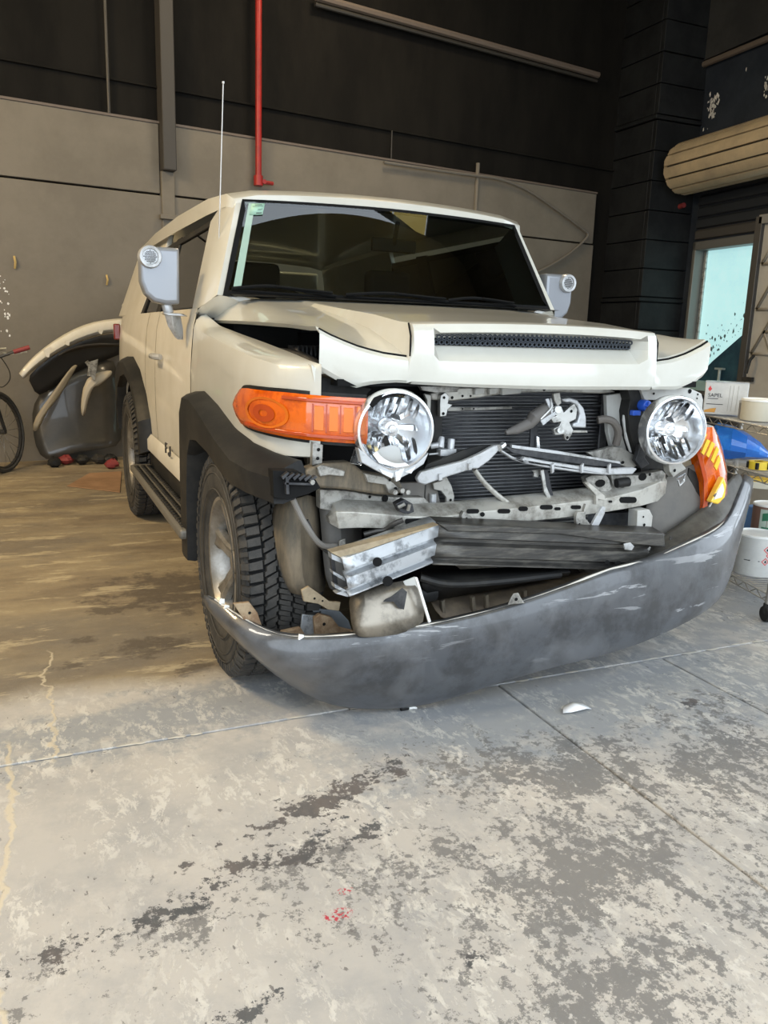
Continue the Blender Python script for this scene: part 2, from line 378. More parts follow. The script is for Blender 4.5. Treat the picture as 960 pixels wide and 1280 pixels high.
def thing(name, label, cat, loc=(0, 0, 0), group=None):
    o = bpy.data.objects.new(name, None); o.empty_display_size = .1; col.objects.link(o); o.location = loc
    return tag(o, label, cat, group)
def struct(o): o['kind'] = 'structure'; return o
def stuff(o): o['kind'] = 'stuff'; return o
def dup(o, parent=None):
    c = o.copy(); col.objects.link(c); c.parent = parent
    for ch in list(o.children): dup(ch, c)
    return c
def lab(o, t): o['label'] = t; return o
def lerp(a, b, t): return a+(b-a)*t
def interp(L, x):
    if x <= L[0][0]: return L[0][1]
    for (a, b), (c, d) in zip(L, L[1:]):
        if x <= c: return b+(d-b)*(x-a)/(c-a)
    return L[-1][1]
def smooth_path(pts, n=6):
    pts = [Vector(p) for p in pts]; out = []
    for i in range(len(pts)-1):
        p0 = pts[max(i-1, 0)]; p1 = pts[i]; p2 = pts[i+1]; p3 = pts[min(i+2, len(pts)-1)]
        for k in range(n):
            t = k/n
            out.append(.5*((2*p1)+(p2-p0)*t+(2*p0-5*p1+4*p2-p3)*t*t+(3*p1-p0-3*p2+p3)*t**3))
    out.append(pts[-1]); return out
# plate cut from sheet: polygon given where it shows in the photograph on the real plane Y; d = thickness towards the rear
def plate_pts(poly, Y): return [at(p[0], p[1], Y=(p[2] if len(p) > 2 else Y)) for p in poly]
def plate(name, poly, Y, d, m, parent, bevel=.002, holes=(), hm=None, solid=False):
    b = MB()
    P = plate_pts(poly, Y)
    b.prism(P, (0, d, 0))
    o = b.build(name, m, parent, bevel=bevel, sharp=30)
    if holes:
        for hx, hy, hr, hs in holes:
            h = MB()
            Yh = Y if not isinstance(Y, tuple) else Y[0]
            c = at(hx, hy, Y=Yh); k = hr*(c-Vector((CX, CY, CZ))).dot(fw)/FPX
            n = 10
            h.add([c+Vector((math.cos(2*PI*i/n)*k*hs, -.0015, math.sin(2*PI*i/n)*k)) for i in range(n)], [tuple(range(n))])
            h.build('hole', black_flat, o, sharp=0)
    return o

# ------------------------------------------------------------------ the room
JY = -.455
def slab(x0, x1, y0, y1, zt=0.0):
    b = MB()
    g = .007
    b.box(((x0+x1)/2, (y0+y1)/2, zt-.06), (x1-x0-g, y1-y0-g, .12))
    return b.build('slab', floor_m, floor, bevel=.003)
b = MB(); b.box((0, .4, -.17), (15, 13.6, .08))
floor = struct(b.build('floor', dark_metal))
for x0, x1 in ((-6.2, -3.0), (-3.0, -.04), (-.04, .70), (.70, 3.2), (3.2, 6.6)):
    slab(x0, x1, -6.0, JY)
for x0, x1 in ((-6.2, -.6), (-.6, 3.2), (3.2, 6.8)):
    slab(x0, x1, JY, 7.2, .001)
# ragged pale filler along the joint
b = MB()
x = -2.2
while x < 3.0:
    w = random.uniform(.03, .09)
    if random.random() < .6:
        n = 7; cy = JY+random.uniform(-.004, .008)
        b.add([(x+w/2+math.cos(2*PI*k/n)*w/2, cy+math.sin(2*PI*k/n)*random.uniform(.004, .010), .0025) for k in range(n)]+[(x+w/2, cy, .006)], [(k, (k+1) % n, n) for k in range(n)])
    x += w*random.uniform(.7, 1.6)
stuff(b.build('joint_filler', mat('joint_filler', (.50, .47, .41), .8), floor))

# back wall frame: direction 8 degrees, off towards the camera
WA = rad(8.0); wd = Vector((math.cos(WA), math.sin(WA), 0)); wnv = Vector((math.sin(WA), -math.cos(WA), 0))
W0 = Vector((-.8, 5.3, 0))
def wl(s, z, off=0.0): return W0+wd*s+wnv*off+Vector((0, 0, z))
def on_wall(px, py, off=0.0):
    d = ray(px, py); q = W0+wnv*off
    t = (q-Vector((CX, CY, CZ))).dot(wnv)/d.dot(wnv); p = Vector((CX, CY, CZ))+d*t
    return ((p-q).dot(wd), p.z)
def wbox(mb, s0, s1, z0, z1, o0, o1, m=0):
    P = [wl(s, z, o) for o in (o0, o1) for z in (z0, z1) for s in (s0, s1)]
    mb.add(P, [(0, 1, 3, 2), (4, 6, 7, 5), (0, 4, 5, 1), (2, 3, 7, 6), (0, 2, 6, 4), (1, 5, 7, 3)], m)
b = MB(); wbox(b, -5.2, 7.4, -.12, 9.0, -.2, 0)
wall_back = struct(b.build('wall_back', wall_black))
ZT, ZL = 3.0, 2.40
s_end = on_wall(738, 300)[0]
sp = on_wall(195, 100)[0]; sq = on_wall(212, 100)[0]
for s0, s1 in ((-5.1, sp), (sp, on_wall(591, 250)[0]), (on_wall(591, 250)[0], s_end)):
    b = MB(); wbox(b, s0+.004, s1-.004, ZL+.006, ZT, 0, .05); b.build('wall_panel', wall_grey, wall_back, bevel=.006)
b = MB(); wbox(b, -5.1, s_end, -.1, ZL-.012, 0, .06); b.build('wall_panel', wall_grey, wall_back, bevel=.006)
b = MB(); wbox(b, -5.1, s_end, ZT, ZT+.02, 0, .06); b.build('ledge', conduit_m, wall_back)
b = MB(); wbox(b, -5.1, s_end+.3, ZT+.30, ZT+.32, 0, .03); b.build('sheet_seam', wall_black, wall_back, bevel=.004)
b = MB(); wbox(b, sp, sq, 2.6, 6.6, 0, .16); b.build('pilaster', mat('pilaster_grey', (.055, .05, .045), .6), wall_back, bevel=.01)
b = MB(); wbox(b, sp, sq, -.1, 2.6, 0, .085); b.build('pilaster', wall_grey, wall_back, bevel=.01)
b = MB(); wbox(b, sp-.03, sq+.02, 2.18, 2.22, .08, .13); b.build('bracket', wall_grey, wall_back, bevel=.005)
b = MB(); b.tube([wl(on_wall(133, 100)[0], 3.02, .05), wl(on_wall(133, 100)[0], 6.6, .05)], .014); b.build('conduit', steel_dk, wall_back)
s_, _ = on_wall(591, 240)
b = MB(); b.tube([wl(s_, 2.3, .07), wl(s_, 3.12, .07)], .022); b.build('conduit', wall_grey, wall_back)
s_, _ = on_wall(487, 180)
b = MB(); b.tube([wl(s_, 3.0, .04), wl(s_, 3.30, .04)], .008); b.build('conduit', steel_dk, wall_back)
# screw hooks and flaking chips on the wall
for i, (px, py, w, h) in enumerate(((18, 328, .022, .10), (133, 350, .020, .085))):
    s0, z0 = on_wall(px, py, .06)
    b = MB(); b.tube([wl(s0, z0+h/2, .075), wl(s0+.004, z0, .09), wl(s0, z0-h/2, .07)], w*.45, n=6)
    tag(b.build('wall_hook', mat('brass_hook', (.55, .40, .16), .5, .3)), ('small brass coloured hook on the grey wall at the far left', 'small brass coloured hook on the grey wall left of the door mirror')[i], 'hook')
b = MB()
for k in range(26):
    px = random.gauss(6, 5); py = random.uniform(345, 420)
    s0, z0 = on_wall(px, py, .061); r = random.uniform(.004, .013)
    b.add([wl(s0+math.cos(a)*r*random.uniform(.5, 1), z0+math.sin(a)*r*random.uniform(.6, 1.3), .0625) for a in (0, 1.2, 2.4, 3.6, 5)], [(0, 1, 2, 3, 4)])
stuff(b.build('paint_chip', bright, wall_back, sharp=0))

# red sprinkler pipe
s_, z_ = on_wall(323, 228, .12)
b = MB(); b.tube([wl(s_, z_, .12), wl(s_+.02, 6.8, .12)], .030, n=14)
rp = thing('red_pipe', 'red painted steel pipe running down the wall behind the car roof', 'pipe', wl(s_, z_, .12))
b.build('pipe', red_pipe, rp)
b = MB(); b.tube([wl(s_, z_-.03, .12), wl(s_, z_+.06, .12)], .044, n=14); b.build('coupling', red_pipe, rp)
b = MB(); b.tube([wl(s_, z_+.01, .12), wl(s_+.16, z_+.01, .10)], .018, n=8); b.tube([wl(s_+.05, z_+.01, .05), wl(s_+.05, z_+.01, .15)], .022, n=8); b.build('valve_arm', red_pipe, rp)
# long grey conduit crossing the black wall
a0 = on_wall(395, -4, .1); a1 = on_wall(748, 94, .1)
b = MB(); b.tube([wl(*a0, .1), wl(*a1, .1)], .035, n=8); b.tube([wl(a0[0], a0[1]-.06, .08), wl(a1[0], a1[1]-.06, .08)], .02, n=8, m=1)
tag(b.build('wall_rail', [conduit_m, steel_dk]), 'long grey steel rail sloping across the black upper wall', 'rail')
# loose cable arc on the grey wall
pts = [(480, 203), (520, 209), (590, 219), (625, 224), (660, 238), (700, 265), (728, 286), (735, 293), (728, 303), (705, 322), (672, 340), (640, 352)]
b = MB(); b.tube(smooth_path([wl(*on_wall(px, py, .10), .10) for px, py in pts], 4), .016, n=7)
tag(b.build('cable', mat('grey_cable', (.17, .155, .135), .6)), 'loose grey cable looping in a point across the wall right of the car roof', 'cable')

# black block column in the corner
cx0, cy0 = 5.43, 5.43
def ccol():
    root = struct(MB().box((cx0+.355, cy0+.50, 4.0), (.62, .90, 8.2)).build('trim_1', block_m))
    z = .02; k = 0
    hs = .335
    while z < 7.0:
        h = hs
        for (x0, x1, y0, y1) in ((cx0, cx0+.67, cy0, cy0+.06), (cx0, cx0+.06, cy0+.064, cy0+.95)):
            bb = MB(); j = random.uniform(-.004, .004)
            bb.box(((x0+x1)/2+j*.5, (y0+y1)/2+j, z+h/2), (x1-x0, y1-y0, h-.012)); bb.build('block', block_m, root, bevel=.006)
        z += h; k += 1
        if k % 6 == 5:
            bb = MB(); bb.box((cx0+.345, cy0+.48, z+.03), (.74, .98, .045)); bb.build('band', block_m, root, bevel=.006); z += .06
ccol()
# right wall: dark, with window, shutter; direction 85 degrees
RA = rad(85.5); rd = Vector((-math.cos(RA), -math.sin(RA), 0)); rn = Vector((-math.sin(RA), math.cos(RA), 0))
Q0 = Vector((6.1, 5.45, 0))
def rl(s, z, off=0.0): return Q0+rd*s+rn*off+Vector((0, 0, z))
def on_r(px, py, off=0.0):
    d = ray(px, py); q = Q0+rn*off
    t = (q-Vector((CX, CY, CZ))).dot(rn)/d.dot(rn); p = Vector((CX, CY, CZ))+d*t
    return ((p-q).dot(rd), p.z)
def rbox(mb, s0, s1, z0, z1, o0, o1, m=0):
    P = [rl(s, z, o) for o in (o0, o1) for z in (z0, z1) for s in (s0, s1)]
    mb.add(P, [(0, 1, 3, 2), (4, 6, 7, 5), (0, 4, 5, 1), (2, 3, 7, 6), (0, 2, 6, 4), (1, 5, 7, 3)], m)
wall_blue = mat('blue_black_wall', (0.014, 0.020, 0.032), 0.55, 0, c2=(0.028, 0.036, 0.05), scale=2)
ws0 = on_r(859, 400)[0]; ws1 = on_r(958, 400)[0]
wz0 = .6; wz1 = on_r(905, 298)[1]
b = MB()
rbox(b, -.3, ws0, -.1, 9, -.2, 0); rbox(b, ws1, 5.0, -.1, 9, -.2, 0); rbox(b, 5.0, 9.4, 4.4, 9, -.2, 0); rbox(b, ws0, ws1, wz1, 9, -.2, 0); rbox(b, ws0, ws1, -.1, wz0, -.2, 0)  # open lower bay past the window is unseen, added for daylight from the right
wall_right = struct(b.build('wall_right', wall_blue))
pane_m = mat('lit_frosted_pane', (.40, .62, .64), .25, 0, emit=(.42, .70, .72), es=.72, c2=(.30, .50, .54), scale=2.0)
b = MB(); rbox(b, ws0, ws1, wz0, wz1, -.14, -.13)
win = struct(b.build('window_1', pane_m))
fr = mat('window_frame_grey', (.20, .20, .19), .45, .4)
for q in ((ws0, ws0+.05, wz0, wz1), (ws1-.06, ws1, wz0, wz1), (ws0, ws1, wz0, wz0+.06), (ws0, ws1, wz1-.10, wz1)):
    b = MB(); rbox(b, *q, -.13, .03); b.build('window_frame', fr, win, bevel=.006)
b = MB(); rbox(b, ws0+.06, ws0+.10, wz0, wz1-.1, -.128, -.10); b.build('window_frame', silver, win, bevel=.004)
# grime splashes on the pane
b = MB()
for k in range(150):
    t = random.random(); px = 862+70*t; py = 470-62*t-abs(random.gauss(0, 17))
    s0, z0 = on_r(px, py, -.128); r = random.uniform(.006, .03)*random.random()
    b.add([rl(s0+math.cos(a)*r*random.uniform(.5, 1), z0+math.sin(a)*r*random.uniform(.6, 1.4), -.1285) for a in (0, 1.2, 2.4, 3.6, 5)], [(0, 1, 2, 3, 4)])
stuff(b.build('grime', mat('pane_grime', (.13, .22, .25), .7), win, sharp=0))
# dark blue board behind the lower right of the pane
P = [on_r(px, py, -.10) for px, py in ((866, 478), (890, 452), (938, 410), (956, 402), (956, 540), (864, 540))]
b = MB(); b.prism([rl(s, z, -.12) for s, z in P], rn*.02)
tag(b.build('tarpaulin', mat('dark_blue_tarp', (.018, .05, .085), .5, 0, c2=(.03, .09, .13), scale=5)), 'dark blue sheet slanting across the lower part of the window', 'sheet')
# wash basin tap seen at the foot of the window
P = on_r(898, 462, .0)
b = MB(); b.tube([rl(P[0], P[1]-.16, -.02), rl(P[0], P[1], -.02)], .018, n=8); b.box(rl(P[0], P[1]+.01, -.02), (.05, .12, .022)); 
tag(b.build('tap', mat('tap_metal', (.55, .65, .66), .35, .5)), 'small pale tap standing in front of the window above the paint tins', 'tap')
b = MB(); rbox(b, ws0+.1, ws1-.1, on_r(900, 484)[1]-.06, on_r(900, 478)[1], -.09, .05)
tag(b.build('window_shelf', mat('shelf_teal', (.32, .50, .52), .5)), 'pale teal ledge under the window behind the paint tins', 'ledge')

# louvre slats above the window, beam across the wall
b = MB()
z = wz1+.02
lv = thing('louvre_panel', 'dark grey slatted panel between the rolled shutter and the window', 'shutter', rl(ws0, wz1, 0))
k = 0
while z < wz1+.95:
    b = MB(); P = [rl(ws0+.02, z, .0), rl(ws0+.02, z+.125, .0), rl(ws0+.02, z+.10, .035), rl(ws0+.02, z+.01, .035)]
    b.prism(P, rd*(ws1-ws0+1.6)); b.build('slat', mat('slat_%d' % k, (.030, .034, .040) if k else (.075, .070, .065), .5, .2), lv, bevel=.003)
    z += .13; k += 1
a0 = on_r(852, 92, .05); a1 = on_r(975, 42, .05)
b = MB(); b.tube([rl(*a0, .05), rl(*a1, .05)], .035, n=8)
struct(b.build('trim_2', conduit_m))
b = MB(); rbox(b, -.2, 9.2, a0[1]+.04, 9, .0, .05)
struct(b.build('trim_3', mat('upper_grey_black', (.040, .041, .042), .6, 0, c2=(.025, .026, .028), scale=2)))
# flaking paint
b = MB()
for cxp, cyp, sx, sy, nn in ((890, 135, 4, 8, 60), (957, 108, 3, 7, 20), (932, 87, 1, 1, 2)):
    for k in range(nn):
        px = random.gauss(cxp, sx); py = random.gauss(cyp-(px-cxp)*1.0, sy)
        s0, z0 = on_r(px, py, .003); r = random.uniform(.008, .035)
        b.add([rl(s0+math.cos(a)*r*random.uniform(.3, 1)*.7, z0+math.sin(a)*r*random.uniform(.5, 1.3), .004) for a in (0, 1.2, 2.4, 3.6, 5)], [(0, 1, 2, 3, 4)])
stuff(b.build('paint_chip', bright, wall_right, sharp=0))
# rolled shutter
off = .36
e0 = on_r(838, 207, off); e1 = on_r(985, 168, off)
zc = (on_r(860, 210, off)[1]); R_ = .285
sh = thing('rolled_shutter', 'cream ribbed roller shutter rolled up above the window', 'shutter', rl(e0[0], zc, off))
b = MB()
n = 13
L0, L1 = e0[0]+.26, e0[0]+4.2
for k in range(n):
    a0_, a1_ = 2*PI*k/n, 2*PI*(k+.86)/n
    bb = MB()
    prof = [(math.cos(a)*r, math.sin(a)*r) for a, r in ((a0_, R_), ((a0_+a1_)/2, R_*1.03), (a1_, R_), (a1_, R_-.03), (a0_, R_-.03))]
    bb.prism([rl(L0, zc+q[1], off+q[0]) for q in prof], rd*(L1-L0)); bb.build('slat', shutter_m, sh, bevel=.003)
bb = MB(); bb.tube([rl(L0+.02, zc, off), rl(L1, zc, off)], R_-.025, n=26); bb.build('drum', steel_dk, sh)
bb = MB(); bb.tube([rl(L0-.02, zc, off), rl(L0+.03, zc, off)], R_*.93, n=26); bb.build('end_plate', shutter_m, sh)
bb = MB(); bb.tube([rl(L0-.32, zc+.02, off), rl(L0, zc+.02, off)], .035, n=10); bb.build('axle', steel_dk, sh)
s1, z1 = on_r(838, 262, .2)
b = MB(); b.tube([rl(s1, z1, .2), rl(s1+.25, z1+.02, .2)], .03, n=10)
tag(b.build('shutter_motor', red_m), 'short dark red pipe end below the rolled shutter', 'pipe')
# panel with triangle lattice leaning beside the window
pm = mat('panel_grey_beige', (.33, .31, .27), .55, 0, c2=(.29, .27, .235), scale=3)
pm2 = mat('panel_lines', (.22, .205, .18), .5)
def panel_pt(u, z): return Vector((3.05+.035*u, 1.35-1.0*u, z))
pe = at(941, 275, Y=1.35)
px_edge = at(934, 420, X=3.05)
y_top = px_edge.y
def panel_pt(u, z): return Vector((3.05, y_top-u, z))
ztop = at(958, 270, X=3.05).z
ul = 1.3
pr = thing('lattice_panel', 'tall beige metal door panel with a lattice of triangles', 'panel', panel_pt(.6, 0))
b = MB(); b.box((3.07, y_top-ul/2, ztop/2+.01), (.03, ul, ztop-.02)); b.build('board', pm, pr, bevel=.004)
for u0, u1, z0_, z1_ in ((-.025, .03, .01, ztop), (ul-.03, ul+.02, .01, ztop), (0, ul, ztop-.05, ztop+.01)):
    b = MB(); b.box((3.055, y_top-(u0+u1)/2, (z0_+z1_)/2), (.06, u1-u0, z1_-z0_)); b.build('frame', fr if u0 > -.01 else steel_dk, pr, bevel=.004)
b = MB()
tw = .17; th = tw*.866
zz = 1.15; row = 0
while zz < ztop-.2:
    u = .05+(tw/2 if row % 2 else 0)
    while u < ul-.15:
        for q, r_ in (((u, zz), (u+tw, zz)), ((u, zz), (u+tw/2, zz+th)), ((u+tw, zz), (u+tw/2, zz+th))):
            A, B = Vector((3.053, y_top-q[0], q[1])), Vector((3.053, y_top-r_[0], r_[1]))
            d = (B-A).normalized(); nn = Vector((1, 0, 0)).cross(d)*.010
            b.prism([A-nn, B-nn, B+nn, A+nn], (-.006, 0, 0))
        u += tw
    zz += th; row += 1
stuff(b.build('lattice', pm2, pr, sharp=0))
A = at(945, 456, X=3.04)
b = MB(); b.tube([A+Vector((-.01, .02, .06)), A+Vector((-.05, .01, .03)), A+Vector((-.05, .03, -.06))], .012, n=7); b.box(A+Vector((-.005, .05, -.10)), (.02, .09, .03)); b.build('handle', black_pl, pr, bevel=.002)

# rest of the building (left wall, front wall with the open gateway, vaulted roof)
b = MB(); b.box((-6.0, 1.2, 3.5), (.2, 10.2, 7.4)); struct(b.build('wall_left', side_m))
b = MB(); b.box((.2, -3.7, 6.2), (12.8, .2, 3.6)); b.box((-5.8, -3.7, 2.2), (.6, .2, 4.5)); b.box((5.0, -3.7, 2.2), (2.4, .2, 4.5)); struct(b.build('wall_front', side_m))
b = MB(); b.box((6.9, .0, 8.0), (.2, 12.6, 2.2)); struct(b.build('trim_4', ceil_m))
# vault
def vz(x): return 6.9+2.3*math.cos((x-.3)/6.6*PI/2)
ceiling = None
N = 16
xs = [-6.3+13.2*i/N for i in range(N+1)]
rowsY = [-3.8, -2.7, -1.6, -.5, .6, 1.7, 2.8, 3.9, 5.2, 7.0]
b = MB()
for j in range(len(rowsY)-1):
    for i in range(N):
        if j in (0, 2) and 3 <= i <= 6: continue
        if j in (0, 2) and 9 <= i <= 12: continue
        P = [(xs[i], rowsY[j], vz(xs[i])), (xs[i+1], rowsY[j], vz(xs[i+1])), (xs[i+1], rowsY[j+1], vz(xs[i+1])), (xs[i], rowsY[j+1], vz(xs[i]))]
        b.prism(P, (0, 0, .06))
ceiling = struct(b.build('ceiling', ceil_m, sharp=60))
for j in (0, 2):
    for r_ in (range(3, 7), range(9, 13)):
        for i in r_:
            bb = MB(); P = [(xs[i], rowsY[j], vz(xs[i])), (xs[i+1]-.06, rowsY[j], vz(xs[i+1])), (xs[i+1]-.06, rowsY[j+1], vz(xs[i+1])), (xs[i], rowsY[j+1], vz(xs[i]))]
            bb.prism(P, (0, 0, .03)); bb.build('roof_sheet', sky_panel, ceiling)
for y in rowsY:
    bb = MB(); bb.tube([(x_, y, vz(x_)-.12) for x_ in xs], .07, n=6); bb.build('rib', steel_dk, ceiling)
# lamps above the bay
for nm, loc, sz, lb in (('warm', (-4.2, 1.6, 4.72), (1.3, .7, .08), 'warm batten lamp hanging over the left of the bay'), ('front', (-4.4, -1.4, 5.32), (1.6, .7, .08), 'batten lamp hanging over the front of the bay'), ('rear', (1.6, 3.6, 5.52), (1.2, .5, .08), 'batten lamp hanging over the back of the bay')):
    t = thing('ceiling_lamp', lb, 'lamp', loc)
    bb = MB(); bb.box((loc[0], loc[1], loc[2]+.02), sz); bb.build('housing', steel_dk, t, bevel=.01)
    for dx in (-sz[0]*.4, sz[0]*.4):
        bb = MB(); bb.tube([(loc[0]+dx, loc[1], loc[2]+.05), (loc[0]+dx, loc[1], vz(loc[0]+dx)-.05)], .008, n=6); bb.build('hanger', steel_dk, t)
b = MB(); b.box((0, -22, -.13), (50, 31, .12)); b.build('forecourt', mat('forecourt_concrete', (.42, .41, .39), .8), floor)

# ------------------------------------------------------------------ the car (X to the car's left, Y to its rear, front axle at Y = 0)
car = thing('car', 'white off-road car with its front bumper and grille taken off', 'car')
# ---- wheels
def make_tire():
    b = MB()
    prof = [(.225, -.105), (.240, -.118), (.262, -.127), (.300, -.1325), (.335, -.1315), (.362, -.124), (.378, -.112), (.386, -.095), (.389, 0), (.386, .095), (.378, .112), (.362, .124), (.335, .1315), (.300, .1325), (.262, .127), (.240, .118), (.225, .105)]
    b.lathe(prof, (0, 0, 0), (1, 0, 0), 64)
    for i_ in range(len(b.m)):
        b.m[i_] = 1 if (i_//64) in (6, 7, 8, 9) else 0
    t = b.build('tire', [rubber, rubber_dk], car, sharp=50)
    # tread: five zigzag ribs and two rows of shoulder lugs
    b = MB(); n = 68
    def blk(a0, a1, x0, x1, sk, r0=.384, r1=.400, taper=.0015):
        P = []
        for r, tp in ((r0, 0), (r1, taper)):
            for a, x in ((a0, x0), (a1, x0), (a1+sk, x1), (a0+sk, x1)):
                aa = a+(tp/.4 if a == a0 else -tp/.4); xx = x+(tp if x == x0 else -tp)
                P.append((xx, math.cos(aa)*r, math.sin(aa)*r))
        b.add(P, [(4, 5, 6, 7), (0, 1, 5, 4), (1, 2, 6, 5), (2, 3, 7, 6), (3, 0, 4, 7)])
    st = 2*PI/n
    for k in range(n):
        a = k*st
        for x0, x1, ph, sk, ln in ((-.020, .020, 0, .32, .90), (-.064, -.026, .5, -.40, .88), (.026, .064, .45, .40, .88)):
            j = .004*math.sin(k*2.1)
            blk(a+ph*st, a+(ph+.47)*st, x0+.003, x1+.003, sk*st); blk(a+(ph+.48)*st, a+(ph+.93)*st, x0-.003, x1-.003, sk*st)
        for sg in (-1, 1):
            xa, xb = (.070, .114)
            blk(a+.15*st, a+.88*st, *( (xa, xb) if sg > 0 else (-xb, -xa)), sg*.12*st, .378, .398)
            # lug flank on the sidewall
            x0 = sg*.112; x1 = sg*.127
            A = [(x0, .396), (x1, .372), (sg*.1305, .350), (sg*.1325, .352), (sg*.133, .374), (sg*.116, .398)]
            w = .58 if k % 2 else .40
            P = [(x, math.cos(t_)*r, math.sin(t_)*r) for t_ in (a+.2*st, a+(.2+w)*st) for x, r in A]
            b.add(P, [tuple(range(5, -1, -1)), tuple(range(6, 12))]+[(i, (i+1) % 6, (i+1) % 6+6, i+6) for i in range(6)])
    stuff(b.build('tread', rubber, t, sharp=25))
    b = MB()
    for r in (.345, .318, .262): b.lathe([(r-.003, -.1325), (r, -.1355), (r+.003, -.1325)], (0, 0, 0), (1, 0, 0), 64)
    b.build('sidewall_ring', rubber, t)
    # rim
    b = MB()
    b.lathe([(.222, .105), (.205, .095), (.195, .04), (.198, -.06), (.212, -.098), (.222, -.112), (.233, -.114), (.236, -.108), (.228, -.100), (.224, .1)], (0, 0, 0), (1, 0, 0), 48)
    rim = b.build('rim', rim_m, t)
    for k in range(6):
        a = k*PI/3+.2
        ca, sa = math.cos(a), math.sin(a)
        b = MB()
        def R2(r, w, x): return (x, ca*r-sa*w, sa*r+ca*w)
        rows = []
        for r, w, x in ((.050, .030, -.062), (.10, .027, -.075), (.16, .030, -.083), (.215, .044, -.094)):
            rows.append([R2(r, -w, x+.028), R2(r, -w, x+.004), R2(r, -w*.6, x-.004), R2(r, 0, x+.002), R2(r, w*.6, x-.004), R2(r, w, x+.004), R2(r, w, x+.028)])
        b.grid(rows, cu=True); b.build('spoke', rim_m, rim, sharp=30)
    b = MB(); b.lathe([(.0, -.080), (.025, -.081), (.036, -.076), (.045, -.06), (.050, .0)], (0, 0, 0), (1, 0, 0), 24)
    for k in range(6):
        a = k*PI/3+.72; b.tube([(-.05, math.cos(a)*.056, math.sin(a)*.056), (-.066, math.cos(a)*.056, math.sin(a)*.056)], .009, n=6)
    b.build('center_cap', rim_m, rim)
    b = MB(); b.lathe([(.0, .02), (.14, .02), (.14, .04), (.0, .04)], (0, 0, 0), (1, 0, 0), 28); b.lathe([(.0, .02), (.08, .02), (.08, .16), (0, .16)], (0, 0, 0), (1, 0, 0), 16); b.build('brake_disc', black_flat, rim)
    return t
t0 = make_tire()
def put(o, x, y, flip, steer=0):
    o.location = (x, y, .400); o.rotation_euler = (0, 0, (PI if flip else 0)+steer)
t1_, t2_, t3_ = dup(t0, car), dup(t0, car), dup(t0, car)
put(t0, -.8025, 0, False); put(t1_, -.8025, 2.69, False); put(t2_, .8025, 0, True); put(t3_, .8025, 2.69, True)
# spare tyre on the tail
t4_ = dup(t0, car); t4_.location = (.12, 4.02, .98); t4_.rotation_euler = (0, 0, -PI/2)

# ---- hood: columns across, profile from cowl to nose
def hy(x):
    a = abs(x)
    return -.575+.05*min(a/.46, 1)**2+(.035*max(0, (a-.46)/.28))
def hz_bot(x): return interp([(-.735, 1.094), (-.70, 1.075), (-.655, 1.050), (-.62, 1.043), (-.57, 1.055), (-.50, 1.060), (-.3, 1.052), (0, 1.046), (.3, 1.044), (.58, 1.040), (.66, 1.052), (.72, 1.085), (.735, 1.10)], x)
def side_seam(x): return interp([(.462, 1.140), (.55, 1.150), (.63, 1.170), (.70, 1.197), (.735, 1.214)], abs(x))
def cowl_z(x):
    a = abs(x); return interp([(0, 1.335), (.5, 1.333), (.68, 1.325), (.735, 1.305), (.765, 1.265), (.79, 1.236)], a)
def column(x, mode):
    """mode: 'side', 'panel' (raised centre) or 'vent'"""
    a = abs(x); yf = hy(x); ck = .56-.04*(1-(a/.79)**2)+interp([(0, 0), (.64, 0), (.70, .06), (.735, .19)], a); xr = x*1.0
    wx = x*(.79/.735) if a > .6 else x*(1+.0748*max(0, (a-.3)/.3)*.0)
    def X(t): # side edge widens to the rear
        return x*lerp(1.0, 1.07, t) if a > .5 else x*lerp(1.0, 1.0+.07*max(0, (a-.3)/.2), t)
    z_c = cowl_z(X(1)); out = []
    if mode == 'side':
        zf = side_seam(x)
        prof = [(1.0, ck, z_c), (.8, .33, lerp(z_c, zf, .17)), (.55, .05, lerp(z_c, zf, .36)), (.3, -.24, lerp(z_c, zf, .60)), (.1, yf+.10, lerp(z_c, zf, .86)), (.03, yf+.030, zf+.004)]
        out = [(X(t), y, z) for t, y, z in prof]
        out += [(x, yf+.022, zf-.007), (x, yf+.008, zf-.004), (x, yf-.002, zf-.014)]
        zb = hz_bot(x)
        out += [(x, yf-.003, lerp(zf, zb, .35)), (x, yf-.002, lerp(zf, zb, .65)), (x, yf, lerp(zf, zb, .88)), (x, yf+.008, zb+.002), (x, yf+.04, zb+.004)]
    else:
        zt = 1.243-.012*(a/.46)**2
        prof = [(1.0, ck, z_c), (.8, .33, lerp(z_c, zt, .22)), (.55, .05, lerp(z_c, zt, .45)), (.3, -.24, lerp(z_c, zt, .68)), (.1, yf+.10, lerp(z_c, zt, .90)), (.03, yf+.030, zt+.006)]
        out = [(X(t), y, z) for t, y, z in prof]
        zb = hz_bot(x)
        if mode == 'panel':
            out += [(x, yf+.010, zt+.001), (x, yf-.000, zt-.010), (x, yf-.006, zt-.030)]
            out += [(x, yf-.010, 1.175), (x, yf-.012, 1.145), (x, yf-.008, 1.10), (x, yf-.002, lerp(1.10, zb, .8)), (x, yf+.008, zb), (x, yf+.04, zb+.002)][:5]
        else:
            out += [(x, yf+.010, zt+.001), (x, yf-.002, zt-.024), (x, yf+.050, zt-.030)]
            out += [(x, yf+.056, 1.176), (x, yf-.002, 1.128), (x, yf-.008, 1.10), (x, yf-.002, lerp(1.10, zb, .8)), (x, yf+.008, zb)]
    return out
rows = []
def addc(x, mode): rows.append(column(x, mode))
for x in (-.735, -.72, -.70, -.66, -.62, -.58, -.54, -.50, -.468): addc(x, 'side')
for x in (-.455, -.43, -.395): addc(x, 'panel')
vx = [-.375+.75*i/16 for i in range(17)]
for x in vx: addc(x, 'vent')
for x in (.41, .435, .455): addc(x, 'panel')
for x in (.468, .50, .54, .58, .62, .66, .70, .72, .735): addc(x, 'side')
b = MB(); b.grid(rows)
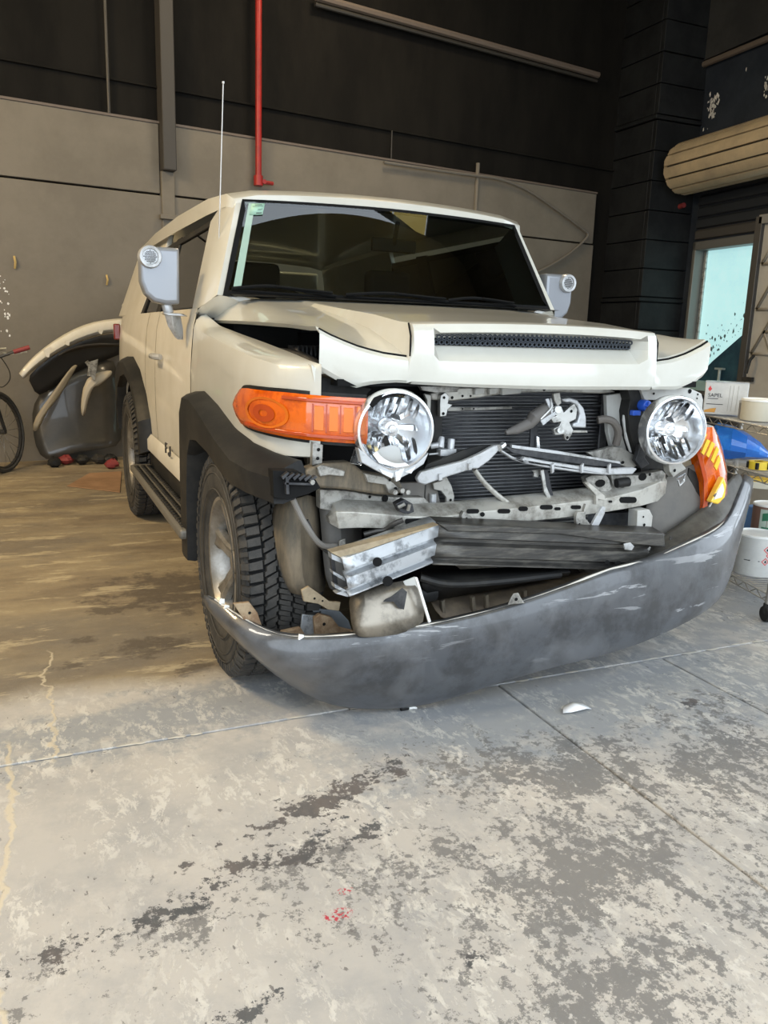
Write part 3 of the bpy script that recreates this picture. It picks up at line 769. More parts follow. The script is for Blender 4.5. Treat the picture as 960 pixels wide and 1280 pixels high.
# folded side edges
for sg, r in ((-1, rows[0]), (1, rows[-1])):
    b.grid([r, [(p[0]-sg*.012, p[1]+.004, p[2]-.012) for p in r], [(p[0]-sg*.03, p[1]+.006, p[2]-.012) for p in r]])
hood = b.build('hood', paint, car, sharp=28, solid=.0, bevel=0)
# dark seam gap where the panels meet
for sg in (-1, 1):
    b = MB()
    pts = [(x*sg, hy(x)+.014, side_seam(x)-.001) for x in (.468, .50, .54, .58, .62, .66, .70, .72, .733)]
    b.tube(pts, .0035, n=5)
    b.tube([(sg*.462, hy(.46)+.02, 1.236), (sg*.464, hy(.46)-.002, 1.20), (sg*.464, hy(.46)-.003, 1.14)], .003, n=5)
    b.build('hood_seam', black_flat, hood)
# hex mesh in the vent
mesh_m = mat('vent_mesh', (.055, .065, .08), .35, .5)
b = MB()
def hexring(x, z, r):
    y = hy(x)+.046; n = 6; o = []; i_ = []
    for k in range(n):
        a = PI/6+2*PI*k/n
        o.append((x+math.cos(a)*r, y, z+math.sin(a)*r*.9)); i_.append((x+math.cos(a)*r*.62, y, z+math.sin(a)*r*.9*.62))
    b.add(o+i_, [(k, (k+1) % n, (k+1) % n+n, k+n) for k in range(n)])
r = .0095
x = -.365
while x < .37:
    for j in range(3):
        hexring(x+(r*.87 if j % 2 else 0), 1.183+j*.0145, r)
    x += r*1.74
stuff(b.build('vent_mesh', mesh_m, hood, solid=.004))
b = MB(); b.grid([[(x, hy(x)+.0535, 1.172), (x, hy(x)+.0505, 1.216)] for x in vx]); b.build('vent_back', black_flat, hood)

# ---- front fenders
def bx(z): # half width of the body side at height z
    return interp([(.42, .855), (.60, .878), (.80, .886), (1.0, .884), (1.18, .872), (1.27, .852), (1.30, .842), (1.73, .708)], z)
pc = [(-.885, .718), (-.885, .55), (-.882, .35), (-.882, .1), (-.880, -.1), (-.868, -.24), (-.842, -.36), (-.80, -.445), (-.757, -.495), (-.735, -.512)]
def ftop(y): return interp([(-.6, 1.105), (-.51, 1.112), (-.3, 1.135), (.1, 1.172), (.6, 1.216), (.72, 1.262)], y)
def finx(y): return interp([(-.52, -.735), (-.45, -.745), (0, -.762), (.4, -.782), (.6, -.797), (.72, -.845)], y)
def fender(mirror):
    rows = []
    for i in range(28):
        t = i/27*(len(pc)-1); k = min(int(t), len(pc)-2); f = t-k
        x = lerp(pc[k][0], pc[k+1][0], f); y = lerp(pc[k][1], pc[k+1][1], f)
        if mirror and y < -.02: break
        zt = ftop(y); xi = max(finx(y), x) if x > finx(y) else finx(y); yi = y
        if y < -.36: yi = lerp(y, -.50, 0) 
        zb = .50 if y > .56 else .80
        if y < .56: zb = interp([(-.52, .846), (-.3, .83), (-.05, .86), (.19, .91), (.43, .93), (.56, .93)], y)
        r = [(xi, yi+.004, zt-.05), (xi, yi, zt), (lerp(xi, x, .55), y, zt-.006), (lerp(xi, x, .9), y, zt-.022), (x, y, zt-.055), (x, y, lerp(zt-.05, zb, .25)), (x, y, lerp(zt-.05, zb, .5)), (x, y, lerp(zt-.05, zb, .75)), (x, y, zb), (x+.012, y, zb-.004)]
        w_ = min(max((y-.25)/.45, 0), 1)
        r = [(q[0]*lerp(1, bx(q[2])/.885, w_), q[1], q[2]) for q in r]
        rows.append(r)
    b = MB(); b.grid(rows)
    return b.build('front_fender', paint, car, sharp=45, mirror=mirror)
ff = fender(False); fender(True)
# folded end flange of the left picture fender, and the corner return
plate('fender_flange', [(389, 455), (398, 462), (401, 488), (394, 488)], -.50, .03, paint, ff)
plate('fender_tab', [(391, 553), (404, 556), (403, 579), (390, 582)], -.515, .02, grey_paint, ff, holes=[(398, 562, 2.3, 1), (397, 573, 2.3, 1)])

# ---- fender flares
def flare(name, y0, A, B, Cc, mirror, label=None):
    b = MB()
    n = len(A)
    rows = []
    for (a, bb, c) in zip(A, B, Cc):
        xa, ya, za = a
        rows.append([(xa+.012, ya+y0, za), (xa, ya+y0, za), (lerp(xa, bb[0], .6), lerp(ya, bb[1], .45)+y0, lerp(za, bb[2], .45)), (bb[0], bb[1]+y0, bb[2]), (lerp(bb[0], c[0], .5)-.004, lerp(bb[1], c[1], .5)+y0, lerp(bb[2], c[2], .5)), (c[0], c[1]+y0, c[2]), (c[0]+.03, c[1]*.985+y0, c[2]-.004), (c[0]+.12, c[1]*.97+y0, c[2]+.03)])
    b.grid(rows)
    for r in (rows[0], rows[-1]):
        b.add(r, [tuple(range(len(r)))])
    return b.build(name, black_pl, car, sharp=30, mirror=mirror)
Af = [(-.885, .66, .30), (-.885, .665, .62), (-.886, .655, .90), (-.886, .60, .955), (-.888, .43, .968), (-.888, .19, .935), (-.888, -.05, .885), (-.880, -.26, .858), (-.848, -.40, .845), (-.800, -.50, .835)]
Bf = [(-.955, .60, .29), (-.957, .60, .60), (-.957, .585, .87), (-.957, .52, .935), (-.957, .36, .940), (-.957, .13, .895), (-.957, -.10, .845), (-.955, -.30, .812), (-.930, -.44, .800), (-.885, -.555, .795)]
Cf = [(-.952, .49, .28), (-.952, .485, .55), (-.952, .45, .72), (-.952, .39, .785), (-.952, .27, .800), (-.952, .06, .785), (-.952, -.12, .755), (-.950, -.28, .735), (-.930, -.42, .730), (-.885, -.55, .722)]
flare('front_flare', 0, Af, Bf, Cf, False)
flare('front_flare', 0, Af[:7], Bf[:7], Cf[:7], True)
Ar = [(-.885, -.72, .52), (-.885, -.70, .70), (-.885, -.58, .83), (-.885, -.32, .955), (-.885, .0, 1.02), (-.885, .33, 1.01), (-.885, .56, .92), (-.88, .66, .75), (-.87, .68, .55)]
Br = [(-.945, -.69, .50), (-.95, -.67, .68), (-.95, -.55, .81), (-.95, -.30, .925), (-.95, .0, .985), (-.95, .31, .97), (-.95, .52, .89), (-.945, .62, .73), (-.935, .64, .53)]
Cr = [(-.945, -.61, .48), (-.945, -.59, .64), (-.945, -.49, .755), (-.945, -.27, .86), (-.945, 0, .91), (-.945, .27, .88), (-.945, .46, .80), (-.945, .55, .66), (-.935, .56, .50)]
for mir in (False, True):
    flare('rear_flare', 2.69, Ar, Br, Cr, mir)
# wheel houses
for y0, nm in ((0, 'wheel_house'), (2.69, 'wheel_house')):
    for mir in (False, True):
        b = MB(); rws = []
        for k in range(13):
            a = -.5+(PI+1.0)*k/12 if y0 else -.3+(PI-.55)*k/12
            y = math.cos(a)*.52; z = .42+math.sin(a)*.47
            if not y0: y = max(y, -.36)
            rws.append([(-.87, y+y0, min(z, .93)), (-.60, y+y0, min(z, .93)), (-.56, y*.9+y0, max(z-.1, .3))])
        b.grid(rws); b.build('wheel_house', black_flat, car, mirror=mir)

# ---- body sides
def sidegrid(Ys, zb, zt, off=0.0, nz=9):
    rws = []
    for y in Ys:
        a, c = zb(y), zt(y)
        taper = -.035*max(0, (y-3.3)/.6)**2
        rws.append([(-(bx(lerp(a, c, k/nz))+off+taper), y, lerp(a, c, k/nz)) for k in range(nz+1)])
    return rws
def arc_bot(y):
    d = abs(y-2.69)
    return .47+(.42*math.sqrt(max(0, 1-(d/.56)**2)) if d < .56 else 0)
def ys(a, c, n): return [lerp(a, c, k/n) for k in range(n+1)]
for mir in (False, True):
    b = MB(); b.grid(sidegrid(ys(.726, 1.746, 6), lambda y: .50, lambda y: 1.285)); door = b.build('door', paint_dust, car, sharp=50, mirror=mir)
    for y_ in (.722, 1.750, 2.135):
        b = MB(); b.grid(sidegrid([y_-.012, y_+.012], lambda y: .50, lambda y: 1.285, -.006)); b.build('door_seam', black_flat, car, mirror=mir)
    b = MB(); b.tube([(-.895, 1.47, 1.06), (-.918, 1.50, 1.06), (-.918, 1.62, 1.06), (-.895, 1.65, 1.06)], .015, n=8); b.build('door_handle', silver_pl, door, mirror=mir)
    b = MB(); b.grid(sidegrid(ys(1.755, 2.13, 3), lambda y: max(.50, arc_bot(y)), lambda y: 1.285)); b.build('rear_door', paint_dust, car, sharp=50, mirror=mir)
    b = MB(); b.grid(sidegrid(ys(2.14, 3.86, 24), lambda y: max(arc_bot(y), .52), lambda y: 1.285)); b.build('rear_quarter', paint_dust, car, sharp=50, mirror=mir)
    # sill strip and dark rocker
    b = MB(); b.prism([(-.858, .74, .30), (-.875, .74, .50), (-.84, .74, .50), (-.80, .74, .30)], (0, 1.40, 0)); b.build('rocker', black_pl, car, mirror=mir, bevel=.01)
    b = MB(); rws = [[(-.880, y, .50), (-.905, y, .53), (-.905, y, .585), (-.884, y, .615)] for y in ys(.70, 2.05, 8)]; b.grid(rws); b.build('sill_moulding', paint_dust, car, mirror=mir)
    # greenhouse: tinted glass behind white frames
    def gp(y, z, off=0.0): return (-(bx(z)+off), y, z)
    def frame(poly, name, m, off=.0, th=.03, par=car):
        b = MB(); P = [gp(y, z, off) for y, z in poly]; b.prism(P, (th, 0, 0)); return b.build(name, m, par, mirror=mir, bevel=.004, sharp=40)
    frame([(.80, 1.29), (.98, 1.65), (1.10, 1.66), (1.80, 1.66), (1.84, 1.29)], 'side_window', side_glass, -.012, .005, door)
    frame([(1.90, 1.29), (1.90, 1.66), (2.30, 1.63), (2.46, 1.29)], 'rear_side_window', side_glass, -.012, .005)
    frame([(1.80, 1.28), (1.78, 1.67), (1.92, 1.67), (1.94, 1.28)], 'pillar_trim', black_pl, -.004, .02)
    frame([(.92, 1.645), (.94, 1.675), (2.42, 1.655), (2.60, 1.28), (2.46, 1.28), (2.30, 1.625)], 'window_seal', black_pl, -.003, .02)
    frame([(2.28, 1.66), (2.58, 1.28), (3.84, 1.28), (3.62, 1.69), (2.28, 1.73)], 'rear_pillar', paint_dust, .0, .03)
    # A pillar, from the belt to the roof
    P0 = [(-.852, .60, 1.272), (-.845, .82, 1.285), (-.720, 1.02, 1.69), (-.690, .80, 1.75), (-.665, .735, 1.735), (-.795, .565, 1.330)]
    rws = []
    for t in (0, .25, .5, .75, 1):
        def L(a, c): return tuple(lerp(a[i], c[i], t) for i in range(3))
        f0 = L((-.775, .572, 1.335), (-.652, .742, 1.724)); f1 = L((-.800, .568, 1.335), (-.676, .748, 1.728)); f2 = L((-.838, .620, 1.300), (-.700, .80, 1.725)); f3 = L((-.848, .700, 1.285), (-.716, .90, 1.705)); f4 = L((-.846, .855, 1.285), (-.735, .985, 1.66)); f5 = L((-.81, .86, 1.285), (-.70, .985, 1.65))
        rws.append([f0, f1, f2, f3, f4, f5])
    b = MB(); b.grid(rws, cu=True); b.add(rws[-1], [tuple(range(6))]); b.build('windshield_pillar', paint, car, sharp=50, mirror=mir, sub=0)
    # cowl side panel below the pillar
    he = [Vector(column(-x_, 'side')[0])+Vector((0, 0, -.003)) for x_ in (.58, .62, .66, .70, .72, .735)]
    pb = [Vector(p) for p in ((-.70, .60, 1.338), (-.745, .59, 1.338), (-.79, .575, 1.336), (-.82, .60, 1.318), (-.842, .65, 1.298), (-.858, .735, 1.262))]
    b = MB(); b.grid([he, [lerp(p, q, .5)+Vector((0, 0, .004)) for p, q in zip(he, pb)], pb]); b.build('cowl_corner', paint, car, mirror=mir)
# roof
rws = []
for i in range(15):
    u = -1+2*i/14
    r = []
    for j, (y, zc, hw) in enumerate(((.738, 1.742, .676), (.744, 1.770, .688), (.80, 1.795, .706), (1.1, 1.812, .722), (1.8, 1.818, .735), (2.6, 1.808, .738), (3.3, 1.785, .73), (3.62, 1.762, .715), (3.68, 1.73, .71))):
        z = zc-.030*abs(u)**2.2-(.012 if abs(u) == 1 else 0)
        r.append((u*hw, y-(.035*(1-u*u) if j < 3 else 0), z))
    rws.append(r)
for sg, i in ((-1, 0), (1, -1)):
    r = rws[i]; ext = [(p[0]-sg*.0+sg*.006, p[1], min(p[2], 1.745)-.045) for p in r]
    if sg < 0: rws.insert(0, ext)
    else: rws.append(ext)
b = MB(); b.grid(rws); roof = b.build('roof', paint, car, sharp=50)
b = MB(); b.box((0, 3.86, .98), (1.64, .04, .80)); b.box((0, 3.74, 1.50), (1.4, .04, .34)); b.build('tailgate', paint_dust, car, bevel=.02)
b = MB(); b.box((-.862, 3.88, 1.165), (.05, .04, .12)); b.build('tail_light', red_lens, car, bevel=.01)
b = MB(); b.box((.862, 3.88, 1.165), (.05, .04, .12)); b.build('tail_light', red_lens, car, bevel=.01)
b = MB(); b.box((0, 3.95, .62), (1.7, .14, .2)); b.box((0, 2.1, .42), (1.5, 3.3, .12)); b.box((0, .75, .62), (1.4, .05, .5)); b.build('underbody', black_flat, car)

# windshield
def wsp(u, t, dy=0.0):
    hw = lerp(.778, .655, t); bow = .055*(1-u*u)
    return (u*hw, lerp(.572, .742, t)-bow*lerp(.9, .7, t)+dy, lerp(1.333, 1.728, t)+.012*(1-u*u)*t)
b = MB(); b.grid([[wsp(-1+2*i/20, j/8) for j in range(9)] for i in range(21)])
ws = b.build('windshield', wind_glass, car, sharp=0)
b = MB()
rim_in = [wsp(-1+2*i/20, 0) for i in range(21)]+[wsp(1, j/8) for j in range(1, 9)]+[wsp(1-2*i/20, 1) for i in range(1, 21)]+[wsp(-1, 1-j/8) for j in range(1, 8)]
n = len(rim_in); cen = Vector((0, .62, 1.53))
rin = []
for p in rim_in:
    v = Vector(p); u = v.x/.7; d = (cen-v); d.y = 0; k = .030/max(d.length, .1)
    rin.append((v.x+(d.x/abs(d.x) if abs(d.x) > .55 else 0)*.022*(1 if abs(v.x) > .6 else 0), v.y-.004, v.z+(.022 if v.z < 1.37 else (-.022 if v.z > 1.69 else 0))))
b.grid([[(p[0], p[1]-.006, p[2]) for p in rim_in], rin], cu=True)
b.build('windshield_seal', black_flat, ws)
# pale green shade of the windshield edge on the picture's left
b = MB(); b.grid([[wsp(-.955, t, -.004) for t in (0.02, .3, .6, .96)], [wsp(-.915, t, -.004) for t in (.10, .3, .6, .96)]]); b.build('windshield_edge', mat('edge_film', (.32, .45, .38), .3, coat=.5), ws)
# inspection sticker
st = [Vector(wsp(u_, t_, -.006)) for u_, t_ in ((-.935, .955), (-.855, .965), (-.86, .845), (-.94, .835))]
b = MB(); b.prism(st, (0, .0015, 0)); stk = b.build('sticker', mat('sticker_paper', (.36, .58, .45), .5), ws, sharp=0)
def stq(nm, u0, v0, u1, v1):
    def q(u, v): return st[0]+(st[1]-st[0])*u+(st[3]-st[0])*v+Vector((0, -.0012, 0))
    mb = MB(); mb.add([q(u0, v0), q(u1, v0), q(u1, v1), q(u0, v1)], [(0, 1, 2, 3)]); mb.build('print', ink, stk, sharp=0)
for q_ in ((.25, .10, .80, .15), (.10, .24, .9, .27), (.55, .5, .9, .53), (.55, .6, .85, .63), (.5, .82, .92, .90)): stq('print', *q_)
# wipers
for pts, lb in (([(290, 362), (330, 359), (360, 362), (420, 372)], 0), ([(432, 370), (480, 368), (520, 372), (560, 379)], 0), ([(560, 377), (590, 374), (620, 378), (645, 384)], 0)):
    P = []
    for px, py in pts:
        v = at(px, py-1, Y=.50); P.append(v+Vector((0, 0, .002)))
    b = MB(); b.tube(smooth_path(P, 4), .007, n=6); b.tube([P[0]+Vector((0, .012, -.006)), P[-1]+Vector((0, .012, -.004))], .005, n=5)
    b.tube([P[1]+Vector((.05, -.01, 0)), P[-1]+Vector((-.02, -.015, .012))], .005, n=5)
    b.build('wiper', black_flat, ws)
b = MB(); b.grid([[(x, .51-.05*(1-(x/.77)**2)+dy, 1.322+dz) for dy, dz in ((-.05, .012), (0, .010), (.05, .02))] for x in ys(-.75, .75, 14)]); b.build('cowl_grille', black_pl, car)
# interior
b = MB(); b.box((0, .83, 1.16), (1.42, .42, .26)); b.build('dashboard', fabric_dk, car, bevel=.05)
for x in (-.38, .38):
    b = MB(); b.box((x, 1.55, 1.05), (.50, .16, .62)); b.box((x, 1.30, .78), (.50, .52, .16)); s_ = b.build('seat', fabric_dk, car, bevel=.04)
    b = MB(); b.box((x, 1.60, 1.46), (.26, .10, .18)); b.build('headrest', fabric_dk, s_, bevel=.03)
b = MB(); b.lathe([(.185, -.012), (.2, 0), (.185, .012), (.17, 0)], (-.38, 1.06, 1.22), (0, -.9, .35), 28); b.tube([(-.55, 1.06, 1.22), (-.21, 1.06, 1.22)], .018, n=6); b.build('steering_wheel', black_pl, car)
P = at(492, 307, Y=.80)
b = MB(); b.box(P, (.22, .02, .06)); b.tube([P, P+Vector((0, -.04, .10))], .012, n=6); b.build('interior_mirror', black_pl, car, bevel=.01)
b = MB(); b.box((0, 2.2, .62), (1.6, 3.0, .04)); b.box((0, 2.55, .95), (1.3, .14, .6)); b.build('cabin_floor', fabric_dk, car)

# door mirrors
for mir in (False, True):
    sgn = 1
    b = MB()
    out = [(-.902, 1.525), (-1.045, 1.525), (-1.062, 1.50), (-1.062, 1.385), (-1.045, 1.335), (-1.01, 1.305), (-.96, 1.295), (-.905, 1.300)]
    rws = []
    for y, k in ((.800, .90), (.812, 1.0), (.86, 1.0), (.885, .97)):
        cxm, czm = -.98, 1.41
        rws.append([((cxm+(x-cxm)*k), y, czm+(z-czm)*k) for x, z in out])
    b.grid(rws, cu=True); b.add(rws[0], [tuple(range(8))]); b.add(rws[-1], [tuple(range(8))])
    mr = b.build('side_mirror', mirror_silver, car, bevel=.008, mirror=mir, sharp=35)
    b = MB(); b.tube([(-.955, .845, 1.30), (-.945, .845, 1.262)], .022, n=10); b.prism([(-.975, .80, 1.262), (-.905, .80, 1.262), (-.885, .84, 1.262), (-.975, .88, 1.262)], (.02, 0, -.01))
    b.grid([[(-.972, .815, 1.265), (-.940, .800, 1.262), (-.895, .86, 1.265), (-.90, .90, 1.265)], [(-.955, .83, 1.21), (-.932, .815, 1.20), (-.885, .86, 1.2), (-.885, .89, 1.2)], [(-.925, .845, 1.165), (-.912, .84, 1.155), (-.885, .86, 1.155), (-.885, .87, 1.16)]], cu=True)
    b.build('mirror_arm', silver_pl if not mir else paint, mr, mirror=mir, bevel=.003)
    b = MB(); b.lathe([(.0, -.012), (.030, -.012), (.032, -.020), (.042, -.022), (.046, -.010), (.046, .03)], (-1.022, .800, 1.482), (0, 1, 0), 28)
    lp = b.build('mirror_lamp', silver_pl, mr, mirror=mir)
    b = MB()
    for i in range(-4, 5):
        for j in range(-4, 5):
            if i*i+j*j < 17: b.box((-1.022+i*.0062, .786, 1.482+j*.0062), (.0035, .003, .0035))
    stuff(b.build('lamp_mesh', steel_dk, lp, mirror=mir, sharp=0))
# antenna
A, B_ = Vector((-.765, .74, 1.262)), Vector((-.725, .75, 2.165))
b = MB(); b.tube([A, lerp(A, B_, .5), B_], [.0028, .0022, .0022], n=6); b.tube([B_-Vector((0, 0, .008)), B_], .005, n=6); an = b.build('antenna', mat('antenna_steel', (.55, .54, .52), .35, .6), car)
b = MB(); b.lathe([(.028, -.03), (.024, -.012), (.012, .012), (.008, .035), (0, .035)], (-.768, .735, 1.265), (0, 0, 1), 14); b.build('antenna_base', black_pl, an)

# running board
for mir in (False, True):
    b = MB(); b.box((-.895, 1.36, .385), (.17, 1.72, .045)); b.box((-.895, 1.36, .36), (.12, 1.68, .03)); rb = b.build('running_board', mat('board_grey' + str(mir), (.16, .15, .13), .5, .3), car, bevel=.015, seg=3, mirror=mir)
    b = MB()
    for r_ in range(4):
        for k in range(33):
            b.box((-.952+r_*.036, .56+k*.049, .4085), (.024, .034, .006))
    stuff(b.build('grip_pad', black_pl, rb, mirror=mir, sharp=0))
    for y in (.9, 1.9):
        b = MB(); b.tube([(-.88, y, .38), (-.70, y, .42)], .02, n=6); b.build('bracket', steel_dk, rb, mirror=mir)
# badge letters near the rear of the lower door
c = at(212, 562, X=-.893)
def stroke(parent_name, segs, dy):
    b = MB()
    for (a0, a1) in segs:
        b.tube([c+Vector((-.014, dy-a0[0], a0[1]-.02)), c+Vector((-.014, dy-a1[0], a1[1]-.02))], .0042, n=4)
    b.build('badge_letter', steel_dk, car)
stroke('f', (((0, 0), (0, .05)), ((0, .05), (.045, .05)), ((0, .028), (.035, .028))), .03)
stroke('j', (((.045, .05), (.045, .005)), ((.045, .005), (.03, 0)), ((.03, 0), (0, .002)), ((0, .002), (0, .015))), -.06)

# ---- headlights
def headlight(c, ax, tilt_up, lab_, r=.118):
    c = Vector(c); ax = Vector(ax).normalized()
    b = MB(); b.lathe([(r*.80, -.07), (r*1.0, -.04), (r*1.02, -.005), (r*.985, .010), (r*.93, .012), (r*.90, .004), (r*.90, -.03)], c, ax, 48)
    hl = b.build('headlight', chrome_soft, car, sharp=30)
    # reflector bowl with facets
    b = MB(); rws = []
    for i, (rr, h) in enumerate(((.90, .0), (.86, -.012), (.74, -.040), (.58, -.062), (.40, -.078), (.24, -.086), (.16, -.088))):
        rws.append((rr*r, h))
    b.lathe(rws, c, ax, 48); b.build('reflector', chrome, hl, sharp=20)
    # reflector facets, ribs of the bowl
    a_ = ax.cross(Vector((0, 0, 1))).normalized(); u_ = a_.cross(ax).normalized()
    b = MB()
    for k in range(7):
        t = -.62+k*.2
        for sg in (-1, 1):
            w = math.sqrt(max(.0, .80-t*t))*r*.9
            P = c+a_*t*r; hh = -.020-.055*(1-abs(t))
            Q0_, Q1_ = P+u_*sg*.25*r+ax*(hh-.01), P+u_*sg*w+ax*(-.014)
            b.prism([Q0_-a_*.006, Q1_-a_*.006, Q1_+a_*.006, Q0_+a_*.006], ax*.004)
    for k in range(9):
        a = k*PI/4.5+.3
        v = a_*math.cos(a)+u_*math.sin(a); w_ = ax.cross(v)
        b.prism([c+v*r*.30-w_*.008+ax*-.07, c+v*r*.62-w_*.012+ax*-.045, c+v*r*.62+w_*.004+ax*-.05, c+v*r*.30+w_*.004+ax*-.075], ax*.003)
    stuff(b.build('facet', chrome, hl, sharp=15))
    b = MB(); b.lathe([(.0, -.020), (.010, -.022), (.014, -.030), (.022, -.032), (.026, -.040), (.026, -.085)], c, ax, 20); b.build('bulb_shield', chrome_soft, hl)
    b = MB(); b.prism([c+a_*.008+ax*-.055-u_*.02, c+a_*.03+ax*-.055-u_*.062, c-a_*.012+ax*-.055-u_*.066], ax*-.01); b.prism([c+a_*-.035+ax*-.06+u_*.02, c+a_*-.02+ax*-.06+u_*.045, c-a_*.005+ax*-.06+u_*.03], ax*-.01); b.build('bulb_socket', black_flat, hl)
    b = MB(); rws = [(r*.905, .006), (r*.80, .018), (r*.6, .028), (r*.35, .034), (r*.1, .036), (0.0005, .036)]
    b.lathe(rws, c, ax, 40); b.build('lens', clear_glass, hl, sharp=0)
    return hl, a_, u_
cl = at(494, 538, Y=-.595); cr = at(844, 538, Y=-.590)
hl1, a1, u1 = headlight(cl, (-.10, -1, -.03), 0, '')
hl2, a2, u2 = headlight(cr, (-.16, -1, .02), 0, '')
# broken white housing under the left picture lamp
plate('broken_housing', [(466, 568), (478, 559), (494, 556), (500, 560), (503, 575), (512, 582), (496, 585), (474, 579)], -.61, .004, white_pl, hl1)
plate('broken_housing', [(448, 560), (462, 572), (480, 584), (498, 588), (520, 580), (536, 566), (530, 580), (512, 592), (500, 598), (486, 596), (470, 588), (452, 578)], -.60, .03, silver_pl, hl1)
plate('broken_housing', [(446, 562), (456, 572), (452, 582), (440, 580)], -.59, .02, clear_glass, hl1)
for q in (((474, 586), (492, 592), (490, 598), (478, 592)), ((494, 590), (506, 585), (500, 600), (495, 602)), ((506, 590), (520, 583), (514, 592))):
    plate('lamp_shard', q, -.605, .01, chrome_soft, hl1, bevel=0)
plate('lamp_ring_gap', [(462, 506), (468, 497), (480, 492), (496, 490), (507, 493), (504, 497), (490, 496), (476, 500), (466, 510)], -.605, .004, black_flat, hl1, bevel=0)
# bracket under the right picture lamp
plate('lamp_bracket', [(836, 580), (852, 578), (858, 586), (848, 592), (842, 597), (837, 590)], -.56, .03, grey_paint, hl2, holes=[(843, 588, 2.2, 1)])
b = MB(); b.tube([at(846, 598, Y=-.56), at(856, 592, Y=-.55), at(855, 601, Y=-.55), at(849, 607, Y=-.56), at(847, 600, Y=-.57)], .004, n=5); b.build('spring_clip', chrome_soft, hl2)

# ---- turn signal at the left picture corner (in place)
sc = [(-.605, -.545), (-.66, -.537), (-.715, -.520), (-.77, -.490), (-.815, -.440), (-.850, -.370), (-.874, -.285), (-.884, -.19), (-.886, -.13)]
def scp(t, off=0.0):
    k = min(int(t*(len(sc)-1)), len(sc)-2); f = t*(len(sc)-1)-k
    x, y = lerp(sc[k][0], sc[k+1][0], f), lerp(sc[k][1], sc[k+1][1], f)
    dx, dy = sc[k+1][0]-sc[k][0], sc[k+1][1]-sc[k][1]; L = math.hypot(dx, dy)
    return x-dy/L*off, y+dx/L*off
def sz(t):
    zt = interp([(0, 1.018), (.5, 1.028), (.8, 1.026), (1, 1.016)], t); zb = interp([(0, .885), (.5, .898), (.8, .905), (1, .915)], t)
    if t > .83:
        q = (t-.83)/.17; m_ = (zt+zb)/2; h = (zt-zb)/2*math.sqrt(max(0, 1-q**3.0)); return m_+h, m_-h
    return zt, zb
def sgrid(off, t0, t1, n, grow=0.0, nz=7, crown=.012):
    rws = []
    ts = [lerp(t0, t1, i/n) for i in range(n+1)] if t1 < .9 else [.8*i/24 for i in range(24)]+[.8+.2*math.sin(PI/2*i/14) for i in range(15)]
    for t in ts:
        t = min(t, .9998); zt, zb = sz(t); zt += grow; zb -= grow
        rw = []
        for k in range(nz+1):
            f = k/nz; x, y = scp(min(max(t, 0), 1), off+crown*(1-(2*f-1)**4)); rw.append((x, y, lerp(zb, zt, f)))
        rws.append(rw)
    return rws
b = MB(); b.grid(sgrid(.006, 0, .9995, 34)); sig = b.build('turn_signal', orange, car, sharp=45)
b = MB(); b.grid(sgrid(-.004, -.0, .9999, 34, grow=.010, crown=.0)); b.build('gasket', black_pl, sig)
b = MB(); b.grid([[tuple(Vector(p)) for p in r] for r in sgrid(.007, 0, .62, 24, grow=-.004, crown=0.0, nz=2)]); 
def bar(t0, t1, f0, f1, off, m, name, n=10):
    rws = []
    for i in range(n+1):
        t = lerp(t0, t1, i/n); zt, zb = sz(t); x, y = scp(t, off); x2, y2 = scp(t, off-.01)
        rws.append([(x2, y2, lerp(zb, zt, f0)), (x, y, lerp(zb, zt, f0)), (x, y, lerp(zb, zt, f1)), (x2, y2, lerp(zb, zt, f1))])
    bb = MB(); bb.grid(rws); return bb.build(name, m, sig, bevel=.0015)
bar(.02, .50, .86, .93, .0215, orange_dark, 'rib'); bar(.04, .98*.8, .08, .16, .0205, orange_dark, 'rib')
for t in (.08, .17, .25, .33):
    bar(t, t+.008, .20, .82, .0205, orange_dark, 'rib', 1)
bar(.02, .075, .2, .82, .020, orange2, 'reflector_cell', 3)
for t in (.10, .19, .27): bar(t, t+.055, .24, .78, .0195, orange2, 'reflector_cell', 3)
# round cell
rws = []
for rr in (1.0, .86):
    rws.append([])
    for k in range(28):
        a = 2*PI*k/28; t = .62+math.cos(a)*.155*rr; f = .50+math.sin(a)*.36*rr; zt, zb = sz(t); x, y = scp(t, .0215 if rr > .9 else .020); rws[-1].append((x, y, lerp(zb, zt, f)))
bb = MB(); bb.grid(rws, cu=True); bb.build('round_cell', orange2, sig, sharp=0)
rws = []
for rr in (.80, .3):
    rws.append([])
    for k in range(20):
        a = 2*PI*k/20; t = .63+math.cos(a)*.10*rr; f = .48+math.sin(a)*.26*rr; zt, zb = sz(t); x, y = scp(t, .0205); rws[-1].append((x, y, lerp(zb, zt, f)))
bb = MB(); bb.grid(rws, cu=True); bb.build('round_cell', orange_dark, sig, sharp=0)
